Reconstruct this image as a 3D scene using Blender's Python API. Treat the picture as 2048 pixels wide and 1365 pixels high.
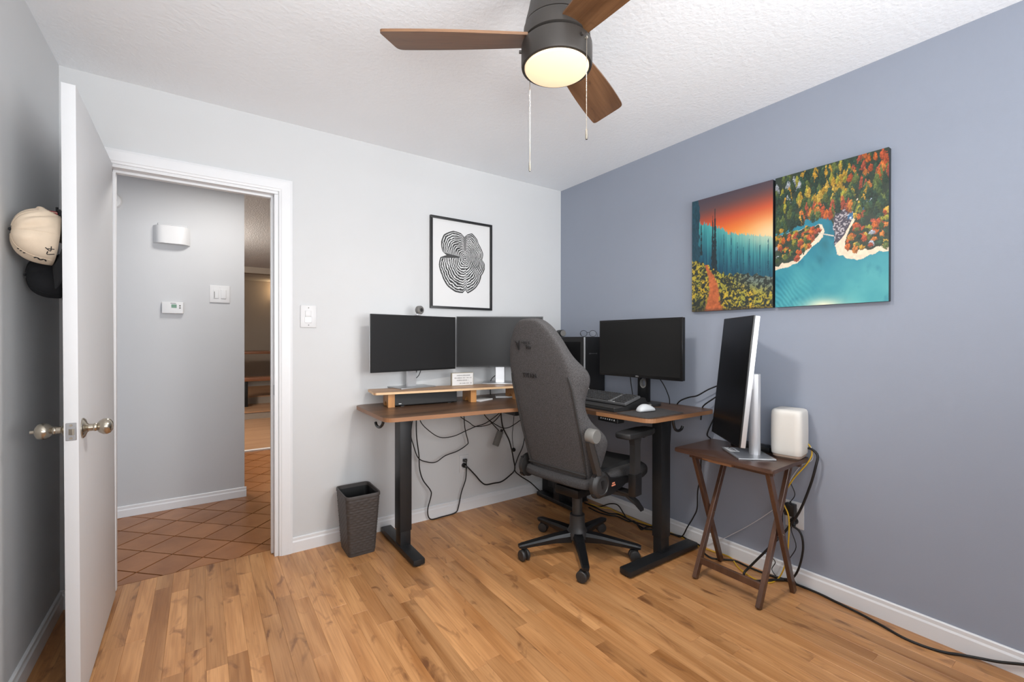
import bpy, bmesh, math, random
import numpy as np
from mathutils import Vector, Matrix
R = math.radians
PI = math.pi
scene = bpy.context.scene
for o in list(bpy.data.objects):
    bpy.data.objects.remove(o)
COL = scene.collection
random.seed(7)

# ------------------------------------------------------------------ camera
cam = bpy.data.cameras.new('camera')
cam_o = bpy.data.objects.new('camera', cam)
COL.objects.link(cam_o)
cam.sensor_width = 36.0
cam.lens = 36.0 * 891.99 / 2048.0
cam.clip_start = 0.05
cam_o.location = (-2.4326, -2.7981, 1.2124)
cam_o.rotation_euler = (R(90 - 0.144), R(-0.04), R(-34.776))
scene.camera = cam_o

# ------------------------------------------------------------------ world, lights, exposure
world = bpy.data.worlds.new('world')
scene.world = world
world.use_nodes = True
wn = world.node_tree
wn.nodes['Background'].inputs['Color'].default_value = (0.80, 0.88, 1.0, 1)
wn.nodes['Background'].inputs['Strength'].default_value = 1.0

def area_light(name, loc, rot, sx, sy, power, color=(1, 1, 1), spread=180):
    l = bpy.data.lights.new(name, 'AREA')
    l.shape = 'RECTANGLE'
    l.size = sx
    l.size_y = sy
    l.energy = power
    l.color = color
    l.spread = R(spread)
    o = bpy.data.objects.new(name, l)
    o.location = loc
    o.rotation_euler = rot
    COL.objects.link(o)
    return o

# fill light set in the unseen window added behind the camera
area_light('rear_fill_light', (-1.15, -4.065, 1.50), (R(114), 0, R(14)), 1.8, 1.25, 33, (0.97, 0.99, 1.0), 120)
# fill for the blue wall, set in an unseen window added beside the camera
area_light('side_fill_light', (-2.925, -3.45, 1.50), (R(116), 0, R(-34)), 1.1, 1.25, 21, (0.97, 0.99, 1.0), 110)

scene.view_settings.view_transform = 'Standard'
scene.view_settings.look = 'None'
scene.view_settings.gamma = 1.0
scene.view_settings.use_curve_mapping = False
scene.view_settings.exposure = 0.40

# ------------------------------------------------------------------ material helpers
def lin(c):
    out = []
    for v in c[:3]:
        v = v / 255.0
        out.append(v / 12.92 if v <= 0.04045 else ((v + 0.055) / 1.055) ** 2.4)
    return (out[0], out[1], out[2], 1.0)

MATS = {}
def M(name, col, rough=0.5, metal=0.0, spec=0.5, var=0.0, vscale=8.0, stretch=(1, 1, 1),
      bump=0.0, bscale=60.0, bstretch=(1, 1, 1), col2=None, obj_random=0.0, detail=4.0, coat=0.0, bdist=0.002, contrast=None):
    m = bpy.data.materials.new(name)
    m.use_nodes = True
    nt = m.node_tree
    b = nt.nodes['Principled BSDF']
    b.inputs['Roughness'].default_value = rough
    b.inputs['Metallic'].default_value = metal
    b.inputs['Specular IOR Level'].default_value = spec
    if coat:
        b.inputs['Coat Weight'].default_value = coat
        b.inputs['Coat Roughness'].default_value = 0.15
    b.inputs['Base Color'].default_value = lin(col)
    N, L = nt.nodes, nt.links
    tc = N.new('ShaderNodeTexCoord')
    vec = tc.outputs['Object']
    if obj_random:
        oi = N.new('ShaderNodeObjectInfo')
        mul = N.new('ShaderNodeVectorMath'); mul.operation = 'SCALE'
        cx = N.new('ShaderNodeCombineXYZ')
        L.new(oi.outputs['Random'], cx.inputs['X']); L.new(oi.outputs['Random'], cx.inputs['Y'])
        L.new(oi.outputs['Random'], cx.inputs['Z'])
        mul.inputs['Scale'].default_value = 37.0
        L.new(cx.outputs[0], mul.inputs[0])
        add = N.new('ShaderNodeVectorMath'); add.operation = 'ADD'
        L.new(vec, add.inputs[0]); L.new(mul.outputs[0], add.inputs[1])
        vec = add.outputs[0]
    last = None
    if var or col2:
        mp = N.new('ShaderNodeMapping'); mp.inputs['Scale'].default_value = stretch
        L.new(vec, mp.inputs['Vector'])
        nz = N.new('ShaderNodeTexNoise'); nz.inputs['Scale'].default_value = vscale
        nz.inputs['Detail'].default_value = detail
        nz.inputs['Roughness'].default_value = 0.6
        L.new(mp.outputs[0], nz.inputs['Vector'])
        cr = N.new('ShaderNodeValToRGB')
        lo, hi = contrast if contrast else (0.3, 0.7)
        cr.color_ramp.elements[0].position = lo
        cr.color_ramp.elements[1].position = hi
        c1 = lin(col)
        if col2:
            c2 = lin(col2)
        else:
            c2 = tuple(max(0, v * (1 - var)) for v in c1[:3]) + (1,)
            c1 = tuple(min(1, v * (1 + var)) for v in c1[:3]) + (1,)
        cr.color_ramp.elements[0].color = c2
        cr.color_ramp.elements[1].color = c1
        L.new(nz.outputs['Fac'], cr.inputs['Fac'])
        last = cr.outputs['Color']
    if obj_random:
        hs = N.new('ShaderNodeHueSaturation')
        mr = N.new('ShaderNodeMapRange')
        mr.inputs['To Min'].default_value = 1 - obj_random
        mr.inputs['To Max'].default_value = 1 + obj_random
        L.new(oi.outputs['Random'], mr.inputs['Value'])
        L.new(mr.outputs[0], hs.inputs['Value'])
        if last is not None:
            L.new(last, hs.inputs['Color'])
        else:
            hs.inputs['Color'].default_value = lin(col)
        last = hs.outputs['Color']
    if last is not None:
        L.new(last, b.inputs['Base Color'])
    if bump:
        mp2 = N.new('ShaderNodeMapping'); mp2.inputs['Scale'].default_value = bstretch
        L.new(vec, mp2.inputs['Vector'])
        nz2 = N.new('ShaderNodeTexNoise'); nz2.inputs['Scale'].default_value = bscale
        nz2.inputs['Detail'].default_value = 3.0
        L.new(mp2.outputs[0], nz2.inputs['Vector'])
        bp = N.new('ShaderNodeBump'); bp.inputs['Strength'].default_value = bump
        bp.inputs['Distance'].default_value = bdist
        L.new(nz2.outputs['Fac'], bp.inputs['Height'])
        L.new(bp.outputs[0], b.inputs['Normal'])
    MATS[name] = m
    return m

def M_wood(name, light, dark, knot=None, scale=1.0, axis='Y', rough=0.35, obj_random=0.12, bump=0.08, plank_tone=None):
    """long-grain timber: stretched noise plus distorted growth-ring bands along one axis"""
    m = bpy.data.materials.new(name); m.use_nodes = True
    nt = m.node_tree; N, L = nt.nodes, nt.links
    b = N['Principled BSDF']; b.inputs['Roughness'].default_value = rough
    tc = N.new('ShaderNodeTexCoord'); oi = N.new('ShaderNodeObjectInfo')
    cx = N.new('ShaderNodeCombineXYZ')
    for k, f in zip('XYZ', (13.1, 29.7, 7.3)):
        mm = N.new('ShaderNodeMath'); mm.operation = 'MULTIPLY'; mm.inputs[1].default_value = f if obj_random else 0
        L.new(oi.outputs['Random'], mm.inputs[0]); L.new(mm.outputs[0], cx.inputs[k])
    add = N.new('ShaderNodeVectorMath'); add.operation = 'ADD'
    L.new(tc.outputs['Object'], add.inputs[0]); L.new(cx.outputs[0], add.inputs[1])
    st = {'X': (0.12, 1, 1), 'Y': (1, 0.12, 1), 'Z': (1, 1, 0.12)}[axis]
    mp = N.new('ShaderNodeMapping'); mp.inputs['Scale'].default_value = tuple(s * scale for s in st)
    L.new(add.outputs[0], mp.inputs['Vector'])
    # broad tone bands
    n1 = N.new('ShaderNodeTexNoise'); n1.inputs['Scale'].default_value = 11; n1.inputs['Detail'].default_value = 3
    n1.inputs['Distortion'].default_value = 0.6
    L.new(mp.outputs[0], n1.inputs['Vector'])
    # fine fibres
    mp2 = N.new('ShaderNodeMapping'); mp2.inputs['Scale'].default_value = tuple((s if s == 1 else 0.03) * scale for s in st)
    L.new(add.outputs[0], mp2.inputs['Vector'])
    n2 = N.new('ShaderNodeTexNoise'); n2.inputs['Scale'].default_value = 160; n2.inputs['Detail'].default_value = 2
    L.new(mp2.outputs[0], n2.inputs['Vector'])
    # dark knots and cathedral grain
    mp3 = N.new('ShaderNodeMapping'); mp3.inputs['Scale'].default_value = tuple((s if s == 1 else 0.35) * scale for s in st)
    L.new(add.outputs[0], mp3.inputs['Vector'])
    n3 = N.new('ShaderNodeTexNoise'); n3.inputs['Scale'].default_value = 13; n3.inputs['Detail'].default_value = 4
    n3.inputs['Distortion'].default_value = 1.2
    L.new(mp3.outputs[0], n3.inputs['Vector'])
    r1 = N.new('ShaderNodeValToRGB')
    r1.color_ramp.elements[0].position = 0.30; r1.color_ramp.elements[1].position = 0.68
    r1.color_ramp.elements[0].color = lin(dark); r1.color_ramp.elements[1].color = lin(light)
    L.new(n1.outputs['Fac'], r1.inputs['Fac'])
    mx = N.new('ShaderNodeMixRGB'); mx.blend_type = 'MULTIPLY'; mx.inputs['Fac'].default_value = 0.55
    r2 = N.new('ShaderNodeValToRGB')
    r2.color_ramp.elements[0].position = 0.25; r2.color_ramp.elements[1].position = 0.6
    r2.color_ramp.elements[0].color = (0.62, 0.56, 0.5, 1); r2.color_ramp.elements[1].color = (1, 1, 1, 1)
    L.new(n2.outputs['Fac'], r2.inputs['Fac'])
    L.new(r1.outputs['Color'], mx.inputs[1]); L.new(r2.outputs['Color'], mx.inputs[2])
    last = mx.outputs['Color']
    if knot:
        r3 = N.new('ShaderNodeValToRGB')
        r3.color_ramp.elements[0].position = 0.58; r3.color_ramp.elements[1].position = 0.74
        r3.color_ramp.elements[0].color = (0, 0, 0, 1); r3.color_ramp.elements[1].color = (1, 1, 1, 1)
        L.new(n3.outputs['Fac'], r3.inputs['Fac'])
        mk = N.new('ShaderNodeMixRGB'); mk.inputs[2].default_value = lin(knot)
        L.new(r3.outputs['Color'], mk.inputs['Fac']); L.new(last, mk.inputs[1])
        last = mk.outputs['Color']
    if obj_random:
        hs = N.new('ShaderNodeHueSaturation'); mr = N.new('ShaderNodeMapRange')
        mr.inputs['To Min'].default_value = 1 - obj_random; mr.inputs['To Max'].default_value = 1 + obj_random * 0.8
        L.new(oi.outputs['Random'], mr.inputs['Value']); L.new(mr.outputs[0], hs.inputs['Value'])
        L.new(last, hs.inputs['Color']); last = hs.outputs['Color']
    L.new(last, b.inputs['Base Color'])
    if bump:
        bp = N.new('ShaderNodeBump'); bp.inputs['Strength'].default_value = bump; bp.inputs['Distance'].default_value = 0.001
        L.new(n2.outputs['Fac'], bp.inputs['Height']); L.new(bp.outputs[0], b.inputs['Normal'])
    MATS[name] = m
    return m

def M_print(name, rough=0.5):
    m = bpy.data.materials.new(name); m.use_nodes = True
    nt = m.node_tree; b = nt.nodes['Principled BSDF']; b.inputs['Roughness'].default_value = rough
    a = nt.nodes.new('ShaderNodeAttribute'); a.attribute_name = 'print'
    nt.links.new(a.outputs['Color'], b.inputs['Base Color'])
    MATS[name] = m
    return m

def M_emit(name, col, strength):
    m = bpy.data.materials.new(name); m.use_nodes = True
    b = m.node_tree.nodes['Principled BSDF']
    b.inputs['Base Color'].default_value = lin(col)
    b.inputs['Emission Color'].default_value = lin(col)
    b.inputs['Emission Strength'].default_value = strength
    MATS[name] = m
    return m

def M_glass(name):
    m = bpy.data.materials.new(name); m.use_nodes = True
    nt = m.node_tree; N, L = nt.nodes, nt.links
    N.remove(N['Principled BSDF'])
    t = N.new('ShaderNodeBsdfTransparent'); g = N.new('ShaderNodeBsdfGlossy'); g.inputs['Roughness'].default_value = 0.02
    mx = N.new('ShaderNodeMixShader'); mx.inputs['Fac'].default_value = 0.08
    L.new(t.outputs[0], mx.inputs[1]); L.new(g.outputs[0], mx.inputs[2])
    L.new(mx.outputs[0], N['Material Output'].inputs['Surface'])
    MATS[name] = m
    return m

# paints and setting
M('wall_white', (208, 209, 210), 0.75, bump=0.10, bscale=220, var=0.012, vscale=3)
M('wall_blue', (148, 155, 169), 0.72, bump=0.10, bscale=220, var=0.012, vscale=3)
M('ceiling_paint', (244, 247, 250), 0.85, bump=0.34, bscale=60, var=0.01, vscale=3, bdist=0.006)
M('trim_white', (228, 229, 231), 0.38, var=0.01, vscale=5)
M('door_white', (212, 213, 215), 0.5, var=0.008, vscale=4, bump=0.03, bscale=90)
M('hall_paint', (196, 197, 199), 0.75, bump=0.10, bscale=220, var=0.012, vscale=3)
M('hall_ceiling_paint', (185, 185, 187), 0.8, bump=0.9, bscale=70, var=0.05, vscale=90, bdist=0.006)
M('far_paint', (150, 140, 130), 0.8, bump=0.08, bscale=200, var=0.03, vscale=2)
M('grout', (70, 46, 30), 0.8, var=0.1, vscale=40)
M('tile', (166, 112, 70), 0.30, var=0.0, col2=(140, 88, 48), vscale=5, obj_random=0.07, bump=0.05, bscale=25)
M('subfloor', (92, 64, 40), 0.8, var=0.1, vscale=20)
M_wood('oak_laminate', (212, 158, 106), (166, 112, 64), knot=(124, 80, 48), rough=0.33, obj_random=0.19)
M_wood('far_oak', (190, 152, 120), (168, 128, 96), scale=0.6, axis='X', rough=0.4, obj_random=0.03)
M_wood('walnut_laminate', (114, 84, 62), (74, 52, 38), scale=1.1, axis='X', rough=0.38, obj_random=0.02)
M_wood('walnut_laminate_y', (114, 84, 62), (74, 52, 38), scale=1.1, axis='Y', rough=0.38, obj_random=0.02)
M('walnut_edge', (146, 103, 70), 0.45, var=0.1, vscale=30, stretch=(0.1, 0.1, 1))
M_wood('riser_top_wood', (186, 148, 112), (160, 120, 88), scale=1.0, axis='X', rough=0.4, obj_random=0.0)
M('riser_edge', (222, 186, 144), 0.5, var=0.06, vscale=30)
M_wood('support_wood', (208, 150, 88), (190, 130, 72), scale=1.0, axis='Z', rough=0.45, obj_random=0.04)
M_wood('blade_wood', (128, 92, 62), (92, 62, 38), scale=1.2, axis='X', rough=0.45, obj_random=0.10, knot=(76, 50, 30))
M_wood('tray_wood', (88, 64, 53), (66, 46, 37), scale=1.2, axis='Y', rough=0.28, obj_random=0.0)
M_wood('tray_leg_wood', (98, 69, 53), (74, 51, 39), scale=1.2, axis='Z', rough=0.3, obj_random=0.06)
M('bench_wood', (120, 74, 46), 0.35, var=0.15, vscale=20, stretch=(0.1, 1, 1))
# metals and plastics
M('bronze', (58, 54, 51), 0.42, 0.35, var=0.03, vscale=6)
M('blade_edge', (210, 200, 186), 0.5)
M('chain_metal', (176, 168, 156), 0.3, 0.8)
M('nickel', (176, 168, 154), 0.24, 0.95, var=0.03, vscale=8)
M('steel_plate', (160, 160, 162), 0.38, 0.8)
M('silver_plastic', (206, 207, 210), 0.32, 0.55, var=0.01)
M('silver_base', (178, 179, 181), 0.3, 0.7, var=0.01)
M('black_plastic', (24, 24, 25), 0.38, var=0.05, vscale=20)
M('black_metal', (26, 27, 29), 0.34, 0.25, var=0.05, vscale=12)
M('desk_leg_black', (34, 35, 37), 0.42, 0.2, var=0.05, vscale=12, bump=0.04, bscale=300)
M('soft_black', (25, 25, 26), 0.62, var=0.08, vscale=40)
M('screen_black', (16, 16, 17), 0.25, spec=0.22)
M('screen_soft', (42, 42, 43), 0.30, spec=0.14)
M('screen_mid', (34, 34, 34), 0.28, spec=0.16)
M('bezel_black', (14, 14, 15), 0.35)
M('cord_black', (20, 20, 21), 0.5)
M('cord_yellow', (214, 172, 44), 0.5, var=0.06, vscale=30)
M('cord_white', (220, 220, 222), 0.5)
M('grey_plastic', (112, 111, 108), 0.5, var=0.03, vscale=10)
M('dark_grey_plastic', (46, 45, 45), 0.45, var=0.05, vscale=14)
M('white_plastic', (212, 212, 213), 0.35, var=0.01)
M('ivory_plastic', (216, 212, 205), 0.42, var=0.012, vscale=6)
M('taupe_plastic', (150, 130, 116), 0.5)
M('lcd_green', (98, 138, 116), 0.35)
M('print_ink', (30, 30, 32), 0.6)
M('grey_ink', (120, 120, 122), 0.6)
M('orange_ink', (222, 140, 110), 0.6)
M('mouse_shell', (196, 199, 202), 0.35, var=0.01)
M('mat_felt', (58, 56, 56), 0.9, var=0.12, vscale=500)
M('key_dark', (58, 58, 59), 0.5, var=0.2, vscale=60)
M('key_frame', (98, 98, 100), 0.35, 0.3)
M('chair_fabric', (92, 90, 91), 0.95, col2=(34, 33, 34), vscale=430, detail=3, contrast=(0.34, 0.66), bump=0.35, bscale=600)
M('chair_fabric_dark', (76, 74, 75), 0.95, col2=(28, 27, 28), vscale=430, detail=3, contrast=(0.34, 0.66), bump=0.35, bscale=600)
M('chair_trim', (44, 43, 43), 0.6, var=0.08, vscale=50)
M('seat_shade', (30, 30, 31), 0.85, var=0.2, vscale=200)  # shading of the seat top, put into the colour
M('bin_plastic', (66, 61, 59), 0.55, var=0.08, vscale=30)
M('paper_white', (226, 226, 226), 0.6)
M('frame_black', (28, 28, 29), 0.4)
M('canvas_edge', (34, 38, 42), 0.7, var=0.15, vscale=30)
M('cap_beige', (222, 203, 180), 0.9, var=0.06, vscale=14, bump=0.25, bscale=500)
M('cap_black', (28, 29, 33), 0.9, var=0.1, vscale=60)
M('cap_olive', (104, 98, 84), 0.9, var=0.1, vscale=60)
M('cap_navy', (48, 50, 62), 0.9, var=0.1, vscale=60)
M('cap_red', (150, 18, 40), 0.85, var=0.1, vscale=60)
M('chip_dark', (96, 86, 78), 0.9, var=0.3, vscale=60)
M('dark_gap', (22, 20, 18), 0.9)
M('sign_side', (176, 168, 150), 0.6, var=0.06, vscale=40)
M_emit('lamp_glass', (250, 226, 188), 0.42)
M_emit('lamp_bulb', (255, 240, 214), 5.0)
M_emit('sconce_glow', (255, 200, 130), 12.0)
M_print('print_canvas', 0.45)
M_print('print_paper', 0.5)
M_glass('clear_glass')

# ------------------------------------------------------------------ mesh helpers
def NB():
    return bmesh.new()

def bx(bm, c, s, bevel=0.0, seg=2, rot=None, taper=None):
    """box with centre c and size s; bevelled edges; optional rotation matrix about its centre"""
    g = bmesh.ops.create_cube(bm, size=1.0)
    vs = g['verts']
    for v in vs:
        v.co = Vector((v.co.x * s[0], v.co.y * s[1], v.co.z * s[2]))
        if taper and v.co.z < 0:
            v.co.x *= taper; v.co.y *= taper
    if bevel:
        es = list({e for v in vs for e in v.link_edges})
        r = bmesh.ops.bevel(bm, geom=es, offset=bevel, segments=seg, affect='EDGES', profile=0.6)
        vs = list({v for f in r['faces'] for v in f.verts} | {v for v in vs if v.is_valid})
    for v in vs:
        p = v.co.copy()
        if rot is not None:
            p = rot @ p
        v.co = p + Vector(c)
    return vs

def cyl(bm, p0, p1, r0, r1=None, n=24, caps=True):
    p0, p1 = Vector(p0), Vector(p1)
    if r1 is None: r1 = r0
    d = (p1 - p0).normalized()
    a = d.orthogonal().normalized(); b = d.cross(a)
    A = [bm.verts.new(p0 + (a * math.cos(2 * PI * i / n) + b * math.sin(2 * PI * i / n)) * r0) for i in range(n)]
    B = [bm.verts.new(p1 + (a * math.cos(2 * PI * i / n) + b * math.sin(2 * PI * i / n)) * r1) for i in range(n)]
    for i in range(n):
        j = (i + 1) % n
        bm.faces.new((A[i], A[j], B[j], B[i]))
    if caps:
        bm.faces.new(list(reversed(A))); bm.faces.new(B)

def lathe(bm, prof, origin=(0, 0, 0), axis=(0, 0, 1), n=40):
    """profile of (radius, height) revolved about axis through origin"""
    o = Vector(origin); d = Vector(axis).normalized()
    a = d.orthogonal().normalized(); b = d.cross(a)
    rings = []
    for r, h in prof:
        if r < 1e-6:
            rings.append([bm.verts.new(o + d * h)])
        else:
            rings.append([bm.verts.new(o + d * h + (a * math.cos(2 * PI * i / n) + b * math.sin(2 * PI * i / n)) * r) for i in range(n)])
    for A, B in zip(rings[:-1], rings[1:]):
        for i in range(n):
            j = (i + 1) % n
            if len(A) == 1 and len(B) == 1: continue
            if len(A) == 1: bm.faces.new((A[0], B[j], B[i]))
            elif len(B) == 1: bm.faces.new((A[i], A[j], B[0]))
            else: bm.faces.new((A[i], A[j], B[j], B[i]))

def loft(bm, rings, cap=True, closed=True):
    V = [[bm.verts.new(p) for p in r] for r in rings]
    n = len(V[0])
    for A, B in zip(V[:-1], V[1:]):
        for i in range(n if closed else n - 1):
            j = (i + 1) % n
            bm.faces.new((A[i], A[j], B[j], B[i]))
    if cap and closed:
        bm.faces.new(list(reversed(V[0]))); bm.faces.new(V[-1])
    return V

def spline(pts, k=6):
    P = [Vector(p) for p in pts]
    if len(P) < 3: return P
    out = []
    for i in range(len(P) - 1):
        p0 = P[max(i - 1, 0)]; p1 = P[i]; p2 = P[i + 1]; p3 = P[min(i + 2, len(P) - 1)]
        for t in range(k):
            u = t / k
            out.append(0.5 * ((2 * p1) + (p2 - p0) * u + (2 * p0 - 5 * p1 + 4 * p2 - p3) * u * u + (3 * p1 - p0 - 3 * p2 + p3) * u ** 3))
    out.append(P[-1])
    return out

def tube(bm, pts, r, n=8, k=5, smooth=True):
    P = spline(pts, k) if smooth else [Vector(p) for p in pts]
    rings = []
    t0 = (P[1] - P[0]).normalized(); nrm = t0.orthogonal().normalized()
    for i, p in enumerate(P):
        t = (P[min(i + 1, len(P) - 1)] - P[max(i - 1, 0)])
        if t.length < 1e-9: t = t0
        t = t.normalized()
        nrm = (nrm - t * nrm.dot(t))
        if nrm.length < 1e-6: nrm = t.orthogonal()
        nrm.normalize(); bn = t.cross(nrm)
        rr = r[i] if isinstance(r, (list, tuple)) else r
        rings.append([p + (nrm * math.cos(2 * PI * a / n) + bn * math.sin(2 * PI * a / n)) * rr for a in range(n)])
    loft(bm, rings)

def prism(bm, poly, z0, z1, bevel=0.0, seg=2):
    A = [bm.verts.new((p[0], p[1], z0)) for p in poly]
    B = [bm.verts.new((p[0], p[1], z1)) for p in poly]
    n = len(poly)
    area = sum(poly[i][0] * poly[(i + 1) % n][1] - poly[(i + 1) % n][0] * poly[i][1] for i in range(n))
    if area < 0:
        A.reverse(); B.reverse()
    fs = [bm.faces.new(list(reversed(A))), bm.faces.new(B)]
    for i in range(n):
        j = (i + 1) % n
        fs.append(bm.faces.new((A[i], A[j], B[j], B[i])))
    if bevel:
        es = list({e for f in fs[:2] for e in f.edges})
        bmesh.ops.bevel(bm, geom=es, offset=bevel, segments=seg, affect='EDGES', profile=0.6)

def round_poly(poly, rad, seg=6):
    """polygon with rounded corners; rad may be a list"""
    out = []; n = len(poly)
    for i in range(n):
        p = Vector((poly[i][0], poly[i][1])); a = Vector((poly[i - 1][0], poly[i - 1][1])); b = Vector((poly[(i + 1) % n][0], poly[(i + 1) % n][1]))
        r = rad[i] if isinstance(rad, (list, tuple)) else rad
        if r <= 0:
            out.append((p.x, p.y)); continue
        da = (a - p).normalized(); db = (b - p).normalized()
        pa = p + da * r; pb = p + db * r
        for k in range(seg + 1):
            t = k / seg
            q = pa * (1 - t) ** 2 + p * 2 * t * (1 - t) + pb * t * t
            out.append((q.x, q.y))
    return out

def obj(name, bm, mat, parent=None, smooth=True, angle=38, sub=0, kind=None, label=None):
    bmesh.ops.recalc_face_normals(bm, faces=bm.faces)
    me = bpy.data.meshes.new(name)
    bm.to_mesh(me); bm.free()
    me.materials.append(MATS[mat] if isinstance(mat, str) else mat)
    if smooth:
        me.shade_smooth()
        me.set_sharp_from_angle(angle=R(angle))
    o = bpy.data.objects.new(name, me)
    COL.objects.link(o)
    if parent is not None: o.parent = parent
    if sub:
        md = o.modifiers.new('subdivision', 'SUBSURF'); md.levels = sub; md.render_levels = sub
    if kind: o['kind'] = kind
    if label: o['label'] = label
    return o

def tag(o, label, cat, group=None):
    o['label'] = label; o['category'] = cat
    if group: o['group'] = group
    return o

def thing(name, label, cat, loc=(0, 0, 0), rotz=0.0, group=None):
    o = bpy.data.objects.new(name, None)
    o.empty_display_size = 0.05
    COL.objects.link(o)
    o.location = loc; o.rotation_euler = (0, 0, rotz)
    return tag(o, label, cat, group)

def sroot(name, label=None, loc=(0, 0, 0)):
    o = bpy.data.objects.new(name, None); o.empty_display_size = 0.05
    COL.objects.link(o); o.location = loc; o['kind'] = 'structure'
    if label: o['label'] = label
    return o

def struct(name, bm, mat, label=None, parent=None, **k):
    o = obj(name, bm, mat, parent, **k)
    if parent is None: o['kind'] = 'structure'
    if label: o['label'] = label
    return o

def one(name, bm, mat, parent=None, **k):
    return obj(name, bm, mat, parent, **k)

def boxpart(name, c, s, mat, parent=None, bevel=0.0, seg=2, rot=None, **k):
    bm = NB(); bx(bm, c, s, bevel, seg, rot)
    return obj(name, bm, mat, parent, **k)

def cylpart(name, p0, p1, r0, mat, parent=None, r1=None, n=24, **k):
    bm = NB(); cyl(bm, p0, p1, r0, r1, n)
    return obj(name, bm, mat, parent, **k)

def copy_tree(o, parent=None):
    c = o.copy(); COL.objects.link(c)
    if parent is not None: c.parent = parent
    for ch in [x for x in bpy.data.objects if x.parent == o]:
        copy_tree(ch, c)
    return c

def text_bm(s, size, depth=0.0006):
    cu = bpy.data.curves.new('lettering', 'FONT'); cu.body = s; cu.size = size; cu.extrude = depth
    cu.align_x = 'CENTER'; cu.align_y = 'CENTER'; cu.resolution_u = 2
    to = bpy.data.objects.new('lettering', cu); COL.objects.link(to)
    dg = bpy.context.evaluated_depsgraph_get()
    me = bpy.data.meshes.new_from_object(to.evaluated_get(dg))
    bm = NB(); bm.from_mesh(me)
    bpy.data.objects.remove(to); bpy.data.curves.remove(cu); bpy.data.meshes.remove(me)
    return bm

def frame_m(o, ex, ey):
    """matrix taking local x,y,z to ex, ey, ex×ey at o"""
    ex = Vector(ex).normalized(); ey = Vector(ey); ez = ex.cross(ey).normalized(); ey = ez.cross(ex)
    m = Matrix.Identity(4)
    for i in range(3):
        m[i][0] = ex[i]; m[i][1] = ey[i]; m[i][2] = ez[i]; m[i][3] = o[i]
    return m

def rz(a): return Matrix.Rotation(a, 3, 'Z')

# ------------------------------------------------------------------ the room shell
W = 2.9586; H = 2.44; YR = -4.10; T = 0.12
OX0, OX1, OZ = -2.802, -2.085, 2.045           # door opening

# floor: a base slab with strips of oak laminate
fl = sroot('floor', 'honey oak laminate floor laid in narrow strips')
bm = NB(); bx(bm, (-W / 2, (YR + 0.105) / 2, -0.03), (W, 0.105 - YR, 0.04))
obj('subfloor', bm, 'subfloor', fl, smooth=False)
def strip_mesh(w, l):
    bm = NB(); c = 0.0006; h = 0.01
    def ring(i, z): return [(-w / 2 + i, -l / 2 + i, z), (w / 2 - i, -l / 2 + i, z), (w / 2 - i, l / 2 - i, z), (-w / 2 + i, l / 2 - i, z)]
    V = loft(bm, [ring(0.00012, -h), ring(0.00012, -c * 0.8), ring(c, 0)], cap=False)
    bm.faces.new(V[-1])
    return bm
rnd = random.Random(11)
SW = 0.0665
x0 = -0.958 + SW * 14
first = None
xs = []
k = 0
while True:
    a = -0.958 + SW * (14 - k); b = a + SW
    if b < -W + 0.002: break
    xs.append((max(a, -W + 0.002), min(b, -0.002))); k += 1
xs = [(a, b) for a, b in xs if b - a > 0.008]
nstrip = 0
rest_strips = []
for ci, (a, b) in enumerate(xs):
    yend = 0.103 if (a > OX0 - 0.02 and b < OX1 + 0.02) else -0.001
    y = YR + 0.005 - rnd.uniform(0, 0.4)
    while y < yend - 0.01:
        l = rnd.choice((0.46, 0.58, 0.66, 0.74, 0.86, 0.98))
        if yend - (y + l) < 0.14: l = yend - y
        s, e = max(y, YR + 0.003), min(y + l, yend)
        if e < -3.05:
            if e - s > 0.03: rest_strips.append((a, b, s, e))
        elif e - s > 0.03:
            o = obj('floor_strip', strip_mesh(b - a, e - s), 'oak_laminate', fl, smooth=False)
            o.location = ((a + b) / 2, (s + e) / 2, 0); nstrip += 1
        y += l
bm = NB()
for a, b, s, e in rest_strips:                    # strips behind the camera, joined
    sm = strip_mesh(b - a, e - s); bmesh.ops.translate(sm, verts=sm.verts, vec=((a + b) / 2, (s + e) / 2, 0))
    tmp = bpy.data.meshes.new('tmp'); sm.to_mesh(tmp); sm.free(); bm.from_mesh(tmp); bpy.data.meshes.remove(tmp)
obj('floor_strips', bm, 'oak_laminate', fl, smooth=False, kind='stuff')

def walls(name, boxes, mat, label):
    bm = NB()
    for c0, c1 in boxes:
        bx(bm, [(c0[i] + c1[i]) / 2 for i in range(3)], [abs(c1[i] - c0[i]) for i in range(3)])
    return struct(name, bm, mat, label, smooth=False)

walls('wall_back', [((-W - T, 0, -0.04), (OX0, 0.105, H)), ((OX1, 0, -0.04), (0.0, 0.105, H)), ((OX0, 0, OZ), (OX1, 0.105, H))],
      'wall_white', 'off-white wall with the open doorway and the framed print')
walls('wall_right', [((0, YR - T, -0.04), (T, 0.105, H))], 'wall_blue', 'slate blue accent wall with the canvas prints')
LY0, LY1 = -4.0, -2.9
walls('wall_left', [((-W - T, LY1, -0.04), (-W, 0, H)), ((-W - T, YR - T, -0.04), (-W, LY0, H)), ((-W - T, LY0, -0.04), (-W, LY1, 0.80)), ((-W - T, LY0, 2.20), (-W, LY1, H))], 'wall_white', 'off-white side wall behind the open door')
WX0, WX1, WZ0, WZ1 = -2.1, -0.2, 0.80, 2.20
walls('wall_rear', [((-W, YR - T, -0.04), (WX0, YR, H)), ((WX1, YR - T, -0.04), (0, YR, H)),
                    ((WX0, YR - T, -0.04), (WX1, YR, WZ0)), ((WX0, YR - T, WZ1), (WX1, YR, H))], 'wall_white', 'off-white wall with the added window')
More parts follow.
